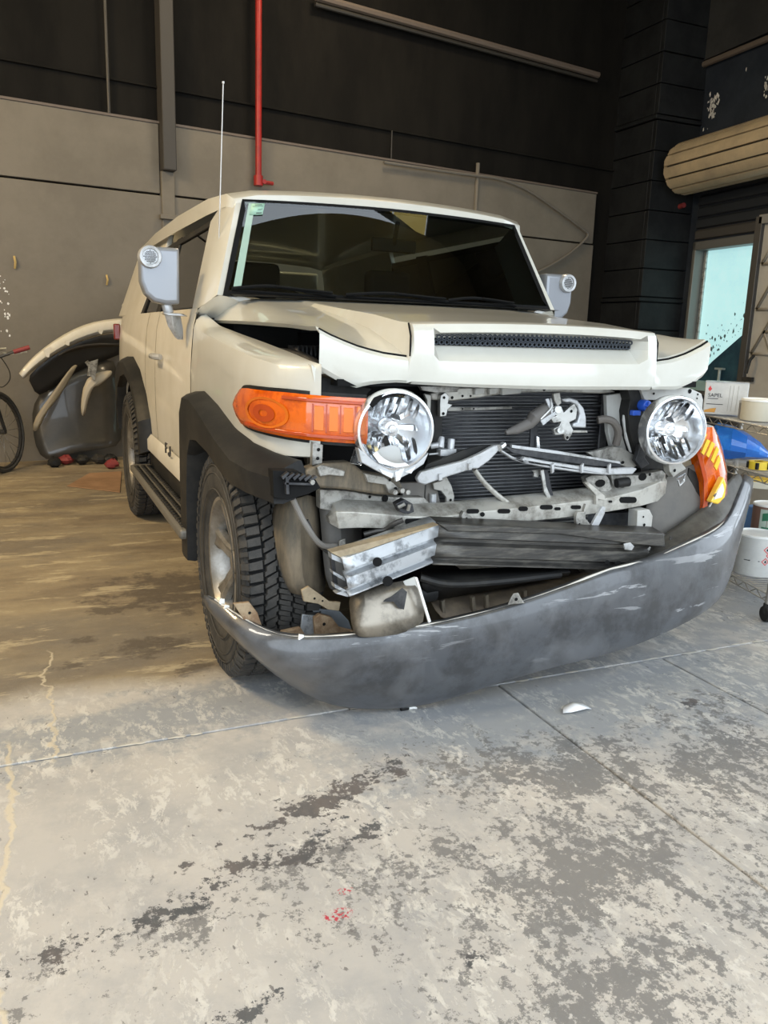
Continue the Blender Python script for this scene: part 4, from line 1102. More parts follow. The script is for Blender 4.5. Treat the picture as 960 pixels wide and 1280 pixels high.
# ---- dangling turn signal at the right picture side
dl = [((876, 534), (887, 531)), ((868, 556), (899, 546)), ((873, 575), (904, 562)), ((878, 600), (909, 585)), ((880, 625), (909, 612)), ((878, 641), (897, 630))]
rws = []
for (p, q) in dl:
    A, B_ = at(p[0], p[1], Y=-.45), at(q[0], q[1], Y=-.40); mid = (A+B_)/2+Vector((.0, -.035, 0))
    rws.append([A+Vector((0, .04, 0)), A, lerp(A, mid, .6), mid, lerp(mid, B_, .5)+Vector((.006, -.006, 0)), B_, B_+Vector((0, .05, 0))])
b = MB(); b.grid(rws); b.add([rws[0][k] for k in range(7)], [tuple(range(7))]); b.add([rws[-1][k] for k in range(7)], [tuple(range(7))])
sg2 = b.build('turn_signal', orange, car, sharp=50); lab(sg2, 'amber turn signal dangling loose beside the right headlight')
plate('amber_edge', [(876, 534), (868, 556), (874, 576), (880, 600), (880, 628), (877, 641), (885, 637), (885, 600), (880, 577), (876, 556), (881, 536)], -.462, .004, orange_dark, sg2)
for q in (((884, 549), (877, 566), (880, 569), (888, 551)), ((890, 552), (883, 569), (886, 572), (894, 555)), ((896, 558), (889, 575), (892, 579), (899, 562)), ((899, 569), (893, 583), (896, 588), (901, 575)), ((880, 541), (874, 556), (877, 559), (884, 543))):
    plate('reflector_cell', q, -.492, .006, yellow_lens, sg2, bevel=0)
P = [at(px, py, Y=-.495) for px, py in ((889, 628), (897, 612), (905, 596), (909, 606), (907, 622), (898, 631))]
b = MB(); b.prism(P, (0, .03, 0)); b.build('bulb_window', yellow_lens, sg2, bevel=.006)
P = [at(px, py, Y=-.500) for px, py in ((893, 625), (899, 612), (904, 604), (906, 613), (903, 622))]
b = MB(); b.prism(P, (0, .01, 0)); b.build('bulb_patch', mat('pale_lens', (1, .9, .7), .2, coat=1), sg2, bevel=.003)  # pale inner piece of the bulb window

# ---- behind the grille: radiator, supports, fins
b = MB(); b.box((.03, -.19, .78), (1.0, .10, .62)); b.box((.0, .25, .80), (1.12, .04, .8)); b.box((0, .10, .60), (1.1, .6, .03)); b.build('engine_block', black_flat, car)
b = MB(); b.box((.08, -.265, .79), (.74, .04, .50)); rd_ = b.build('condenser', dark_metal, car)
b = MB(); fin = mat('fin_metal', (.15, .155, .16), .35, .6)
z = .555; k = 0
while z < 1.02:
    b.box((.08, -.292, z), (.70, .014, .0052)); z += .0128; k += 1
stuff(b.build('cooling_fin', fin, rd_, sharp=0))
b = MB(); b.box((.08, -.288, .968), (.72, .03, .012)); b.box((-.285, -.288, .80), (.035, .035, .47)); b.box((.445, -.288, .80), (.035, .035, .47)); b.build('condenser_tank', dark_metal, rd_, bevel=.004)
# upper support with holes
plate('upper_support', [(538, 492), (560, 485), (600, 484), (700, 484), (760, 486), (770, 490), (752, 492), (690, 490), (640, 491), (600, 497), (566, 501), (540, 500)], -.37, .05, bar_paint, car, bevel=.004,
      holes=[(565, 497, 2, 1), (578, 495, 1.6, 1), (588, 495, 1.4, 1), (640, 487, 2, 1), (680, 487, 2, 1)])
for q in ((594, 606), (612, 622), (628, 652)):
    plate('support_rib', [(q[0], 485), (q[1], 484), (q[1], 492), (q[0], 494)], -.385, .02, apron, car, bevel=.004)
plate('support_lower_strip', [(560, 509), (600, 509), (640, 508), (640, 511), (600, 513), (560, 514)], -.31, .012, grey_paint, car, bevel=.001, holes=[(578, 511, 1.3, 1), (592, 511, 1.3, 1)])
# underside of the hood frame in dark behind the nose
b = MB(); b.box((0, -.30, 1.06), (1.36, .40, .02)); b.box((0, -.13, .99), (1.30, .03, .14)); b.build('hood_frame', black_flat, car)
for x in (-.70, .66):
    b = MB(); b.box((x, -.02, .93), (.03, .62, .30)); b.build('inner_apron', dusty_pl, car)
plate('apron_tray', [(524, 481), (560, 483), (575, 484), (572, 490), (545, 491), (528, 488)], -.45, .02, grey_paint, car)
# vertical dark duct beside the left picture lamp
plate('side_duct', [(534, 494), (553, 502), (553, 600), (534, 600)], -.36, .06, black_pl, car)
plate('side_bracket', [(530, 492), (539, 494), (538, 530), (534, 535), (534, 500)], -.42, .015, grey_paint, car)
# latches and sensor brackets
plate('mount_bracket', [(551, 494), (557, 490), (562, 496), (560, 504), (566, 506), (560, 512), (558, 520), (550, 521), (550, 505)], -.39, .02, silver, car, holes=[(554, 517, 2, 1), (555, 497, 1.8, 1)])
b = MB(); b.tube([at(550, 560, Y=-.43), at(552, 546, Y=-.42)], [.014, .010], n=10); b.tube([at(563, 563, Y=-.43), at(564, 549, Y=-.42)], [.012, .013], n=10)
b.box(at(558, 565, Y=-.43), (.058, .03, .022)); b.tube([at(538, 558, Y=-.42), at(548, 556, Y=-.43)], .010, n=8); b.tube([at(536, 568, Y=-.42), at(556, 566, Y=-.43)], .004, n=6); b.build('sensor', silver_pl, car, bevel=.003)
plate('loop_bracket', [(541, 604), (553, 601), (551, 592), (557, 593), (565, 608), (568, 620), (567, 632), (558, 632), (558, 622), (552, 614), (543, 612)], -.42, .012, grey_paint, car, holes=[(563, 625, 1.8, 1)])
b = MB(); b.tube([at(541, 617, Y=-.41), at(541, 628, Y=-.41)], .012, n=8); b.build('pipe_stub', silver_pl, car)
b = MB(); b.tube(smooth_path([at(532, 606, Y=-.40), at(531, 624, Y=-.40), at(537, 633, Y=-.41), at(556, 634, Y=-.41)], 3), .003, n=5); b.build('pipe', steel_dk, car)
# left arm of the broken grille surround
plate('grille_arm', [(521, 598), (524, 604), (532, 606), (560, 596), (592, 586), (598, 586), (612, 576), (627, 560), (630, 556), (618, 557), (600, 567), (580, 576), (548, 584), (526, 590)], -.50, .02, silver_pl, car, bevel=.004)
plate('grille_arm_insert', [(528, 590), (548, 583), (580, 574), (600, 565), (612, 558), (614, 556), (604, 556), (580, 562), (556, 572), (534, 580)], -.47, .008, black_pl, car)
for q in ((588, 583), (551, 596)): plate('grille_tab', [(q[0]-2, q[1]-3), (q[0]+2, q[1]-4), (q[0]+2, q[1]+4), (q[0]-2, q[1]+5)], -.51, .01, silver_pl, car, bevel=.001)
# right arm
plate('grille_arm', [(624, 560), (640, 570), (652, 576), (656, 571), (680, 576), (720, 582), (760, 586), (790, 584), (797, 586), (791, 593), (758, 594), (725, 591), (690, 586), (654, 579), (640, 574), (626, 565)], -.50, .02, silver_pl, car, bevel=.004)
plate('grille_arm_insert', [(628, 556), (640, 560), (690, 566), (700, 567), (748, 573), (775, 579), (778, 584), (744, 583), (700, 577), (656, 570), (640, 566)], -.475, .008, dark_metal, car)
plate('grille_edge', [(640, 556), (700, 564), (740, 571), (775, 577), (776, 580), (740, 574), (700, 568), (640, 560)], -.48, .012, silver_pl, car, bevel=.001)
for q in (692, 729, 763): plate('grille_tab', [(q-2, 582), (q+1, 579), (q+1, 590), (q-2, 592)], -.512, .01, silver_pl, car, bevel=.001)
b = MB(); b.tube([at(624, 560, Y=-.505), at(629, 556, Y=-.49)], .012, n=8); b.box(at(615, 561, Y=-.49), (.014, .01, .016)); b.build('grille_joint', chrome_soft, car)
# bent rod
b = MB(); b.tube(smooth_path([at(593, 587, Y=-.48), at(604, 602, Y=-.475), at(622, 619, Y=-.47), at(640, 632, Y=-.465), at(657, 644, Y=-.47)], 4), .0085, n=10); b.build('bent_rod', bar_paint, car)
# centre strap and latch
plate('latch_strap', [(664, 528), (672, 530), (674, 560), (668, 562), (662, 560)], -.40, .008, dark_metal, car)
plate('latch_strap', [(671, 545), (674, 546), (676, 566), (671, 564)], -.41, .008, chrome_soft, car, bevel=.001)
plate('latch_strap', [(677, 586), (685, 587), (690, 612), (696, 634), (692, 637), (684, 615), (679, 598)], -.46, .008, dark_metal, car)
plate('latch_strap', [(676, 588), (680, 587), (683, 608), (690, 624), (693, 635), (689, 633), (680, 614)], -.467, .008, silver, car, bevel=.001)
plate('strap_tab', [(665, 588), (678, 586), (679, 592), (674, 594), (673, 597), (667, 596), (668, 591)], -.45, .01, silver, car)
b = MB(); b.tube([at(632, 541, Y=-.44), at(638, 539, Y=-.44), at(645, 537, Y=-.445), at(662, 529, Y=-.45), at(667, 522, Y=-.46), at(683, 512, Y=-.46)], [.007, .012, .016, .020, .024, .026], n=12); b.build('cable_boot', mat('grey_rubber', (.13, .12, .11), .7), car)
lt = plate('hood_latch', [(690, 510), (697, 506), (702, 508), (705, 516), (713, 508), (718, 504), (722, 512), (720, 524), (712, 528), (717, 538), (714, 545), (710, 551), (706, 549), (705, 543), (694, 544), (692, 536), (699, 533), (702, 527), (692, 529), (688, 522), (696, 520)], -.475, .015, silver, car, holes=[(709, 547, 2, 1), (698, 512, 2.4, 1), (701, 538, 2.2, 1), (714, 514, 2.0, 1)])
plate('latch_arm', [(676, 526), (679, 532), (696, 518), (694, 514)], -.485, .006, silver_pl, lt, bevel=.001)
plate('latch_arm', [(682, 499), (686, 498), (692, 513), (690, 518)], -.485, .006, silver_pl, lt, bevel=.001)
plate('latch_arm', [(692, 492), (700, 490), (702, 504), (697, 508), (693, 500)], -.48, .012, grey_paint, lt)
plate('latch_hook', [(702, 499), (712, 497), (722, 500), (730, 510), (733, 522), (733, 535), (716, 534), (717, 529), (722, 528), (725, 518), (722, 508), (714, 503), (706, 503)], -.465, .02, silver_pl, lt, bevel=.004)
plate('latch_hook', [(714, 538), (734, 538), (735, 541), (714, 541)], -.46, .015, grey_paint, lt)
b = MB(); b.tube([at(698, 512, Y=-.49), at(698, 512, Y=-.47)], .012, n=12); b.tube([at(701, 538, Y=-.49), at(701, 538, Y=-.47)], .011, n=12); b.tube(smooth_path([at(688, 498, Y=-.48), at(690, 508, Y=-.49), at(686, 514, Y=-.49), at(676, 524, Y=-.48)], 3), .004, n=6); b.build('latch_pin', silver, lt)
# parts to the right of the condenser
plate('inner_wall', [(758, 494), (790, 490), (797, 490), (790, 508), (783, 520), (784, 545), (790, 565), (792, 585), (770, 576), (765, 560), (760, 540)], -.38, .02, apron, car)
plate('flange_edge', [(792, 492), (796, 492), (786, 508), (785, 525), (788, 545), (794, 563), (789, 566), (783, 548), (780, 525), (782, 508)], -.41, .012, white_pl, car, bevel=.002)
b = MB(); b.tube(smooth_path([at(747, 525, Y=-.40), at(757, 524, Y=-.41), at(767, 528, Y=-.42), at(773, 540, Y=-.42), at(770, 556, Y=-.41)], 4), .014, n=9); b.build('air_hose', mat('dusty_hose', (.14, .125, .11), .7), car)
plate('splash_piece', [(735, 566), (752, 562), (765, 558), (778, 560), (795, 570), (800, 580), (790, 586), (765, 578), (745, 574)], -.42, .02, grey_paint, car, holes=[(778, 578, 2, 1.4)])
plate('lamp_duct', [(784, 485), (800, 486), (802, 500), (806, 520), (804, 545), (812, 560), (830, 575), (850, 588), (800, 586), (794, 565), (787, 540), (785, 515), (788, 500)], -.43, .05, black_pl, car)
b = MB(); c = at(807, 507, Y=-.45); b.lathe([(0, -.012), (.018, -.012), (.021, 0), (.021, .02)], c, (0, 1, 0), 18); b.box(c+Vector((0, -.016, 0)), (.034, .005, .005)); b.box(c+Vector((0, -.016, 0)), (.005, .005, .034)); b.box(at(794, 516, Y=-.44), (.034, .02, .018)); b.build('washer_cap', blue_pl, car, bevel=.002)
plate('corner_apron', [(800, 486), (862, 485), (877, 492), (879, 500), (876, 535), (870, 540), (868, 520), (860, 505), (845, 497), (820, 500), (806, 500)], -.44, .02, apron, car, holes=[(862, 489, 3, 1), (872, 493, 1.4, 1), (871, 498, 1.2, 1), (870, 511, 1.3, 1), (817, 492, 1.6, 1)])
plate('wiring', [(800, 556), (806, 552), (810, 562), (806, 572), (812, 580), (802, 586), (794, 576), (798, 566)], -.46, .02, dark_metal, car)
# ---- lower support beam
top = [(411, 638), (418, 629), (432, 626), (470, 628), (520, 632), (560, 630), (600, 626), (700, 616), (760, 608), (800, 598), (826, 588), (833, 592)]
mid = [(410, 646), (420, 640), (440, 640), (480, 643), (520, 646), (560, 645), (600, 640), (700, 630), (760, 623), (800, 613), (826, 602), (834, 602)]
bot = [(413, 655), (424, 661), (450, 660), (500, 661), (520, 661), (560, 661), (600, 658), (700, 648), (760, 640), (800, 633), (822, 627), (832, 617)]
Yb = [-.47, -.50, -.515, -.52, -.52, -.515, -.51, -.50, -.49, -.48, -.46, -.43]
rws = []
for t_, m_, b_, y in zip(top, mid, bot, Yb):
    A, M_, B_ = at(*t_, Y=y+.05), at(*m_, Y=y), at(*b_, Y=y); A2 = A+Vector((0, .03, 0)); B2 = B_+Vector((0, .07, .004))
    rws.append([A2, A, lerp(A, M_, .8), M_, lerp(M_, B_, .9), B_, B2])
b = MB(); b.grid(rws); b.add(rws[0], [tuple(range(7))]); b.add(rws[-1], [tuple(range(7))])
bm_ = b.build('support_beam', bar_paint, car, bevel=.003, sharp=35)
for hx, hy_, w, hh in ((519, 652, 9, 4), (556, 651, 3, 3), (591, 639, 5, 3), (603, 643, 0, 3), (654, 636, 3, 3), (630, 639, 5, 3), (683, 634, 5, 3), (697, 636, 2, 2), (720, 634, 4, 2.5), (785, 625, 7, 4), (763, 627, 1, 1.5), (549, 647, 1.5, 1.5)):
    yq = interp(list(zip([p[0] for p in mid], Yb)), hx)-.003
    P = []
    for k in range(16):
        a = 2*PI*k/16; P.append(at(hx+math.copysign(w, math.cos(a))*(1 if abs(math.cos(a)) > .1 else 0)+math.cos(a)*hh, hy_+math.sin(a)*hh, Y=yq))
    h = MB(); h.add(P, [tuple(range(16))]); h.build('slot', black_flat, bm_, sharp=0)
# brackets hanging on the beam
plate('beam_bracket', [(495, 630), (506, 624), (516, 630), (518, 640), (510, 643), (500, 640)], -.545, .03, dark_metal, bm_, holes=[(504, 634, 2, 1)])
b = MB(); b.tube([at(498, 634, Y=-.55), at(506, 630, Y=-.56)], .006, n=7); b.tube([at(510, 638, Y=-.555), at(512, 630, Y=-.56)], .006, n=7); b.build('bolt', silver, bm_)
plate('beam_bracket', [(577, 645), (580, 639), (585, 642), (594, 650), (596, 660), (590, 656), (580, 657)], -.53, .02, grey_paint, bm_, holes=[(583, 648, 1.6, 1)])
plate('beam_bracket', [(720, 648), (722, 640), (730, 640), (732, 632), (733, 630), (732, 648), (738, 655), (736, 663), (722, 663)], -.53, .015, grey_paint, bm_, holes=[(724, 655, 1.4, 1)])
plate('beam_bracket', [(740, 656), (753, 633), (757, 634), (756, 642), (746, 662), (738, 664)], -.53, .012, silver_pl, bm_, bevel=.001)
plate('beam_arm', [(731, 604), (735, 602), (757, 620), (756, 626), (748, 624), (747, 631), (745, 631), (745, 619)], -.51, .015, bar_paint, bm_)
plate('tow_bracket', [(732, 598), (740, 594), (758, 594), (762, 600), (765, 612), (758, 615), (740, 612), (735, 606)], -.46, .03, grey_paint, car, holes=[(750, 604, 5, 1.6)])
plate('beam_top_piece', [(764, 594), (800, 594), (828, 588), (832, 592), (828, 602), (790, 612), (770, 613), (766, 604)], -.455, .04, grey_paint, car, holes=[(778, 604, 6, 1.2), (803, 596, 5, 1.3), (812, 593, 2, 1)])
b = MB(); c = at(776, 604, Y=-.47); b.tube([c+Vector((-.02, 0, 0)), c+Vector((.03, -.005, .005))], .017, n=10); b.build('rubber_stop', black_pl, car)
# ---- frame horns and arms at left
plate('horn_arm', [(382, 588), (400, 580), (440, 578), (455, 590), (490, 596), (500, 600), (505, 612), (497, 620), (470, 618), (430, 612), (400, 610), (382, 602)], -.52, .06, dusty_pl, car, bevel=.008)
plate('horn_top', [(396, 584), (402, 581), (432, 589), (430, 596), (412, 594), (400, 596)], -.535, .03, grey_paint, car, bevel=.003)
plate('horn_top', [(456, 592), (480, 596), (492, 604), (500, 612), (494, 619), (486, 616), (482, 606), (460, 603)], -.535, .02, grey_paint, car, holes=[(494, 611, 2.6, 1), (487, 600, 1.8, 1)])
b = MB()
for px, py in ((500, 612), (507, 614), (491, 614)):
    c = at(px, py, Y=-.54); b.tube([c, c+Vector((0, -.02, 0))], .008, n=6)
b.build('bolt', grey_paint, car)
plate('side_cover', [(400, 612), (432, 613), (470, 620), (500, 622), (530, 622), (540, 632), (500, 634), (440, 632), (420, 640), (400, 636)], -.44, .04, grey_paint, car, holes=[(462, 621, 2, 1), (481, 623, 5, .9)])
plate('side_panel', [(500, 604), (545, 602), (553, 640), (520, 640), (505, 625)], -.40, .02, liner_grey, car)
plate('fill_panel', [(400, 500), (452, 500), (460, 560), (530, 575), (530, 610), (400, 610)], -.36, .02, black_flat, car, bevel=0)
plate('signal_back', [(400, 470), (440, 480), (465, 486), (452, 500), (400, 494)], -.44, .03, black_pl, car)
# black ribbed bumper bracket at the end of the flare
rb_ = plate('side_retainer', [(341, 588), (372, 589), (395, 600), (401, 610), (385, 618), (360, 625), (342, 622)], -.572, .05, black_flat, car)
for k in range(6):
    x = 352+k*7
    plate('rib', [(x, 596+k*.6), (x+8, 590+k*.9), (x+10, 592+k*.9), (x+2, 600+k*.6)], -.590, .02, dark_metal, rb_, bevel=.001)
plate('rib', [(356, 603), (392, 604), (392, 607), (356, 606)], -.590, .02, dark_metal, rb_, bevel=.001)
plate('rib', [(357, 596), (361, 596), (362, 618), (358, 618)], -.590, .02, dark_metal, rb_, bevel=.001)
b = MB(); c = at(391, 603, Y=-.595); b.tube([c, c+Vector((0, .02, 0))], .007, n=10); b.build('bolt', grey_paint, rb_)
# liner sheets
def sheet(name, cols, m, parent, th=.004):
    rws = [[at(p[0], p[1], Y=p[2]) for p in c] for c in cols]
    b = MB(); b.grid(rws); return b.build(name, m, parent, sharp=60, solid=th, sub=1)
sheet('wheel_liner', [[(345, 628, -.30), (338, 650, -.31), (341, 690, -.32), (345, 720, -.32), (356, 735, -.32)], [(356, 626, -.42), (352, 655, -.43), (352, 692, -.44), (356, 722, -.44), (366, 742, -.43)], [(372, 624, -.45), (374, 655, -.46), (374, 695, -.47), (376, 722, -.47), (382, 744, -.46)], [(395, 612, -.38), (402, 655, -.38), (402, 690, -.38), (404, 720, -.38), (408, 742, -.38)]], dusty_pl, car)
sheet('wheel_liner', [[(395, 606, -.40), (402, 650, -.41), (404, 700, -.42), (410, 742, -.42)], [(420, 610, -.45), (424, 650, -.46), (426, 700, -.46), (430, 738, -.46)], [(448, 628, -.36), (452, 660, -.36), (450, 700, -.36), (448, 735, -.36)]], liner_grey, car)
b = MB(); b.tube(smooth_path([at(366, 624, Y=-.50), at(376, 645, Y=-.50), at(386, 662, Y=-.50), at(396, 676, Y=-.49), at(408, 683, Y=-.48), at(430, 681, Y=-.46)], 4), .009, n=9); b.build('washer_hose', mat('grey_hose', (.20, .185, .165), .55), car)
b = MB(); b.tube(smooth_path([at(384, 650, Y=-.49), at(398, 680, Y=-.48), at(414, 694, Y=-.47)], 4), .005, n=7); b.build("washer_hose", steel_dk, car)
b = MB(); b.tube(smooth_path([at(455, 668, Y=-.50), at(470, 664, Y=-.51), at(482, 662, Y=-.52), at(492, 655, Y=-.54), at(504, 650, Y=-.55)], 4), .008, n=8); b.build('washer_hose', steel_dk, car)
plate('hose_clamp', [(424, 676), (432, 673), (432, 684), (425, 685)], -.49, .01, grey_paint, car)
plate('lower_black', [(430, 662), (520, 664), (548, 660), (560, 700), (600, 730), (560, 745), (500, 735), (440, 720), (430, 690)], -.33, .03, black_flat, car, bevel=0)
# right inner liner (grey)
sheet('wheel_liner', [[(804, 628, -.41), (804, 660, -.41), (800, 705, -.42)], [(835, 590, -.42), (835, 640, -.43), (835, 700, -.44)], [(866, 580, -.42), (864, 630, -.44), (856, 692, -.45)], [(886, 575, -.40), (888, 630, -.42), (886, 675, -.44)]], liner_grey, car)
plate('liner_edge', [(862, 585), (870, 590), (876, 610), (878, 640), (872, 640), (869, 612), (860, 594)], -.43, .012, black_pl, car)
plate('frame_end', [(797, 638), (812, 637), (816, 645), (814, 664), (808, 666), (796, 662)], -.50, .05, apron, car, holes=[(805, 656, 2, 1), (804, 646, 1.3, 1)])
plate('frame_end', [(792, 680), (804, 680), (814, 684), (808, 700), (795, 708), (792, 700)], -.53, .05, apron, car, holes=[(797, 695, 2, 1)])
# lower radiator strips
b = MB()
for k in range(4):
    P0, P1 = at(560, 659-k*3.2, Y=-.44), at(745, 642+k*4.0+6, Y=-.44)
    P0 = at(600, 657+k*2.4, Y=-.43); P1 = at(735, 645+k*5, Y=-.43); b.tube([P0, P1], .0022, n=4)
stuff(b.build('cooler_line', silver, car))
plate('lower_black', [(560, 650), (800, 640), (800, 664), (560, 664)], -.40, .02, dark_metal, car, bevel=0)
plate('lower_black', [(750, 636), (798, 640), (800, 664), (750, 664)], -.36, .02, black_flat, car, bevel=0)
# ---- crash bar: bright left piece with open end, grimy right piece
def channel(name, F, T, m, y0, y1, extra=.0, rows_=7):
    """F: front face corners tl, tr, br, bl in pixels; beam profile with two ribs"""
    tl, tr, br, bl = [at(p[0], p[1], Y=y) for p, y in zip(F, (y0, y1, y1, y0))]
    rws = []
    prof = [(0, .07), (0, 0), (.30, -.004), (.36, .018), (.44, .018), (.50, -.004), (.78, -.004), (.84, .016), (.90, .016), (.96, 0), (1, 0), (1, .07)]
    for k in range(9):
        t = k/8; A, B_ = lerp(tl, tr, t), lerp(bl, br, t)
        rws.append([lerp(A, B_, f)+Vector((0, d, .012 if (f == 0 and d > 0) else 0)) for f, d in prof])
    b = MB(); b.grid(rws); return b.build(name, m, car, sharp=25, solid=.004, off=-1)
cb = channel('crash_bar', [(428, 699), (549, 656), (541, 704), (437, 746)], None, alum_bar, -.66, -.60)
for hx, hy_, rr in ((471, 702, 6.0), (484, 726, 6.5)):
    P = [at(hx+math.cos(2*PI*k/16)*rr, hy_+math.sin(2*PI*k/16)*rr*1.0, Y=-.655) for k in range(16)]
    h = MB(); h.add([p+Vector((0, -.004, 0)) for p in P], [tuple(range(16))]); h.build('hole', black_flat, cb, sharp=0)
for q in (((414, 692), (429, 699), (430, 705), (415, 699)), ((416, 714), (431, 722), (432, 727), (417, 718)), ((418, 730), (433, 738), (434, 742), (419, 735)), ((420, 742), (434, 746), (445, 742), (430, 738))):
    plate('bar_web', q, (-.64), .03, alum_bar, cb, bevel=0)
plate('bar_web', [(413, 697), (418, 698), (424, 742), (419, 742)], -.60, .01, dark_metal, cb, bevel=0)
plate('bar_top', [(414, 691), (428, 698), (549, 656), (534, 660), (440, 684)], -.645, .04, tan_metal, cb, bevel=.001)
cb2 = channel('crash_bar', [(549, 656), (832, 668), (790, 713), (541, 706)], None, alum_dark, -.60, -.585)
plate('bar_top', [(549, 655), (600, 657), (830, 667), (832, 684), (792, 680), (700, 668), (560, 664)], -.61, .03, alum_dark, cb2, bevel=.003)
plate('bar_cut', [(780, 680), (788, 678), (793, 683), (790, 688), (781, 687)], -.612, .006, silver_pl, cb2, bevel=.001)
for hx, hy_, rr in ((773, 706, 5.0), (759, 703, 3.0)):
    h = MB(); h.add([at(hx+math.cos(2*PI*k/14)*rr, hy_+math.sin(2*PI*k/14)*rr, Y=-.612) for k in range(14)], [tuple(range(14))]); h.build('hole', black_flat, cb2, sharp=0)
b = MB()
for k in range(9):
    c = at(835+random.uniform(-3, 9), 676+random.uniform(-6, 10), Y=-.52); b.tube([c, c+Vector((random.uniform(-.01, .02), -.01, -.04+random.uniform(-.01, .01)))], .003, n=5)
b.build('torn_bracket', steel_dk, car)
# lower black valance and dusty undertray
b = MB(); b.grid([[at(526+u*180, 717+u*(-8)-0, Y=-.50) for u in ys(0, 1, 8)], [at(526+u*185, 732-u*18, Y=-.56) for u in ys(0, 1, 8)], [at(540+u*170, 748-u*32, Y=-.50) for u in ys(0, 1, 8)]]); b.build('lower_valance', black_pl, car, solid=.01)
b = MB(); b.tube(smooth_path([at(525, 722, Y=-.56), at(560, 730, Y=-.58), at(620, 727, Y=-.58), at(700, 718, Y=-.56)], 4), .012, n=8); b.build('valance_lip', black_pl, car)
tray = sheet('undertray', [[(525, 742, -.38), (540, 750, -.45), (545, 775, -.52)], [(570, 745, -.38), (580, 755, -.45), (590, 782, -.54)], [(640, 735, -.38), (650, 745, -.45), (655, 770, -.54)], [(700, 722, -.38), (712, 728, -.45), (720, 750, -.52)], [(735, 715, -.38), (745, 718, -.45), (750, 735, -.50)]], mat('dusty_undertray', (.20, .155, .105), .8, 0, c2=(.12, .095, .07), scale=9), car)
for px in (552, 590, 607, 655):
    plate('tray_rib', [(px, 752-(px-552)*.12), (px+4, 750-(px-552)*.12), (px+6, 775), (px+2, 776)], -.50, .02, dusty_pl, tray, bevel=.002)
# worn shroud box
rws = []
for f, y in ((0, -.40), (.1, -.58), (.5, -.61), (.9, -.60), (1, -.50)):
    pass
P = [[(436, 742, -.52), (438, 762, -.60), (441, 796, -.63)], [(452, 738, -.60), (452, 760, -.64), (456, 797, -.665)], [(490, 729, -.605), (492, 752, -.645), (496, 795, -.665)], [(518, 722, -.60), (526, 748, -.635), (536, 780, -.65)]]
shd = sheet('oil_cooler_cover', P, shroud_m, car, th=.003)
plate('cover_tab', [(504, 727), (519, 721), (523, 732), (520, 742), (510, 738)], -.615, .006, apron, shd, holes=[(516, 735, 2, 1)])
plate('cover_edge', [(519, 722), (522, 722), (539, 777), (536, 779)], -.655, .008, white_pl, shd, bevel=.001)
plate('cover_dent', [(489, 746), (503, 735), (509, 740), (505, 762), (498, 760), (492, 752), (479, 752), (482, 749)], -.655, .002, dark_metal, shd, bevel=0)
b = MB(); b.tube([at(520, 740, Y=-.50), at(541, 736, Y=-.50)], .040, n=16); b.build('rubber_roller', black_pl, car)
# rusty brackets
plate('tie_bracket', [(377, 738), (386, 733), (396, 740), (412, 752), (426, 753), (424, 764), (410, 762), (398, 755), (380, 752)], -.50, .012, tan_metal, car, holes=[(393, 748, 1.6, 1), (403, 751, 1.4, 1)])
plate('lower_arm', [(393, 773), (400, 768), (415, 772), (425, 785), (445, 790), (445, 800), (395, 800), (394, 785)], -.44, .02, rust, car, holes=[(405, 780, 2.2, 1)])
plate('lower_arm', [(352, 790), (376, 785), (386, 800), (352, 800)], -.43, .02, rust, car)
plate('lower_arm', [(292, 755), (312, 753), (322, 766), (328, 784), (305, 775)], -.46, .015, rust, car, holes=[(312, 766, 2, 1)])
plate('skid_plate', [(378, 768), (395, 770), (396, 800), (384, 800), (376, 785)], -.41, .01, alum_bar, car)
plate('skid_plate', [(388, 760), (425, 764), (436, 776), (440, 790), (400, 776)], -.38, .01, mat('bluegrey_plate', (.22, .24, .26), .5, .3), car)
# engine bay seen through the gap beside the hood
b = MB(); b.box((-.56, .15, 1.02), (.34, .9, .10)); b.box((-.62, -.25, .97), (.2, .3, .12)); b.build('battery_tray', black_flat, car)
b = MB()
for k in range(8): b.box((-.665+k*.018, -.02+.01*k, 1.125), (.006, .12, .06))
b.tube(smooth_path([(-.74, .45, 1.16), (-.72, .2, 1.13), (-.66, -.1, 1.12), (-.64, -.35, 1.06)], 4), .018, n=8); b.build('engine_part', dark_metal, car, sharp=0)

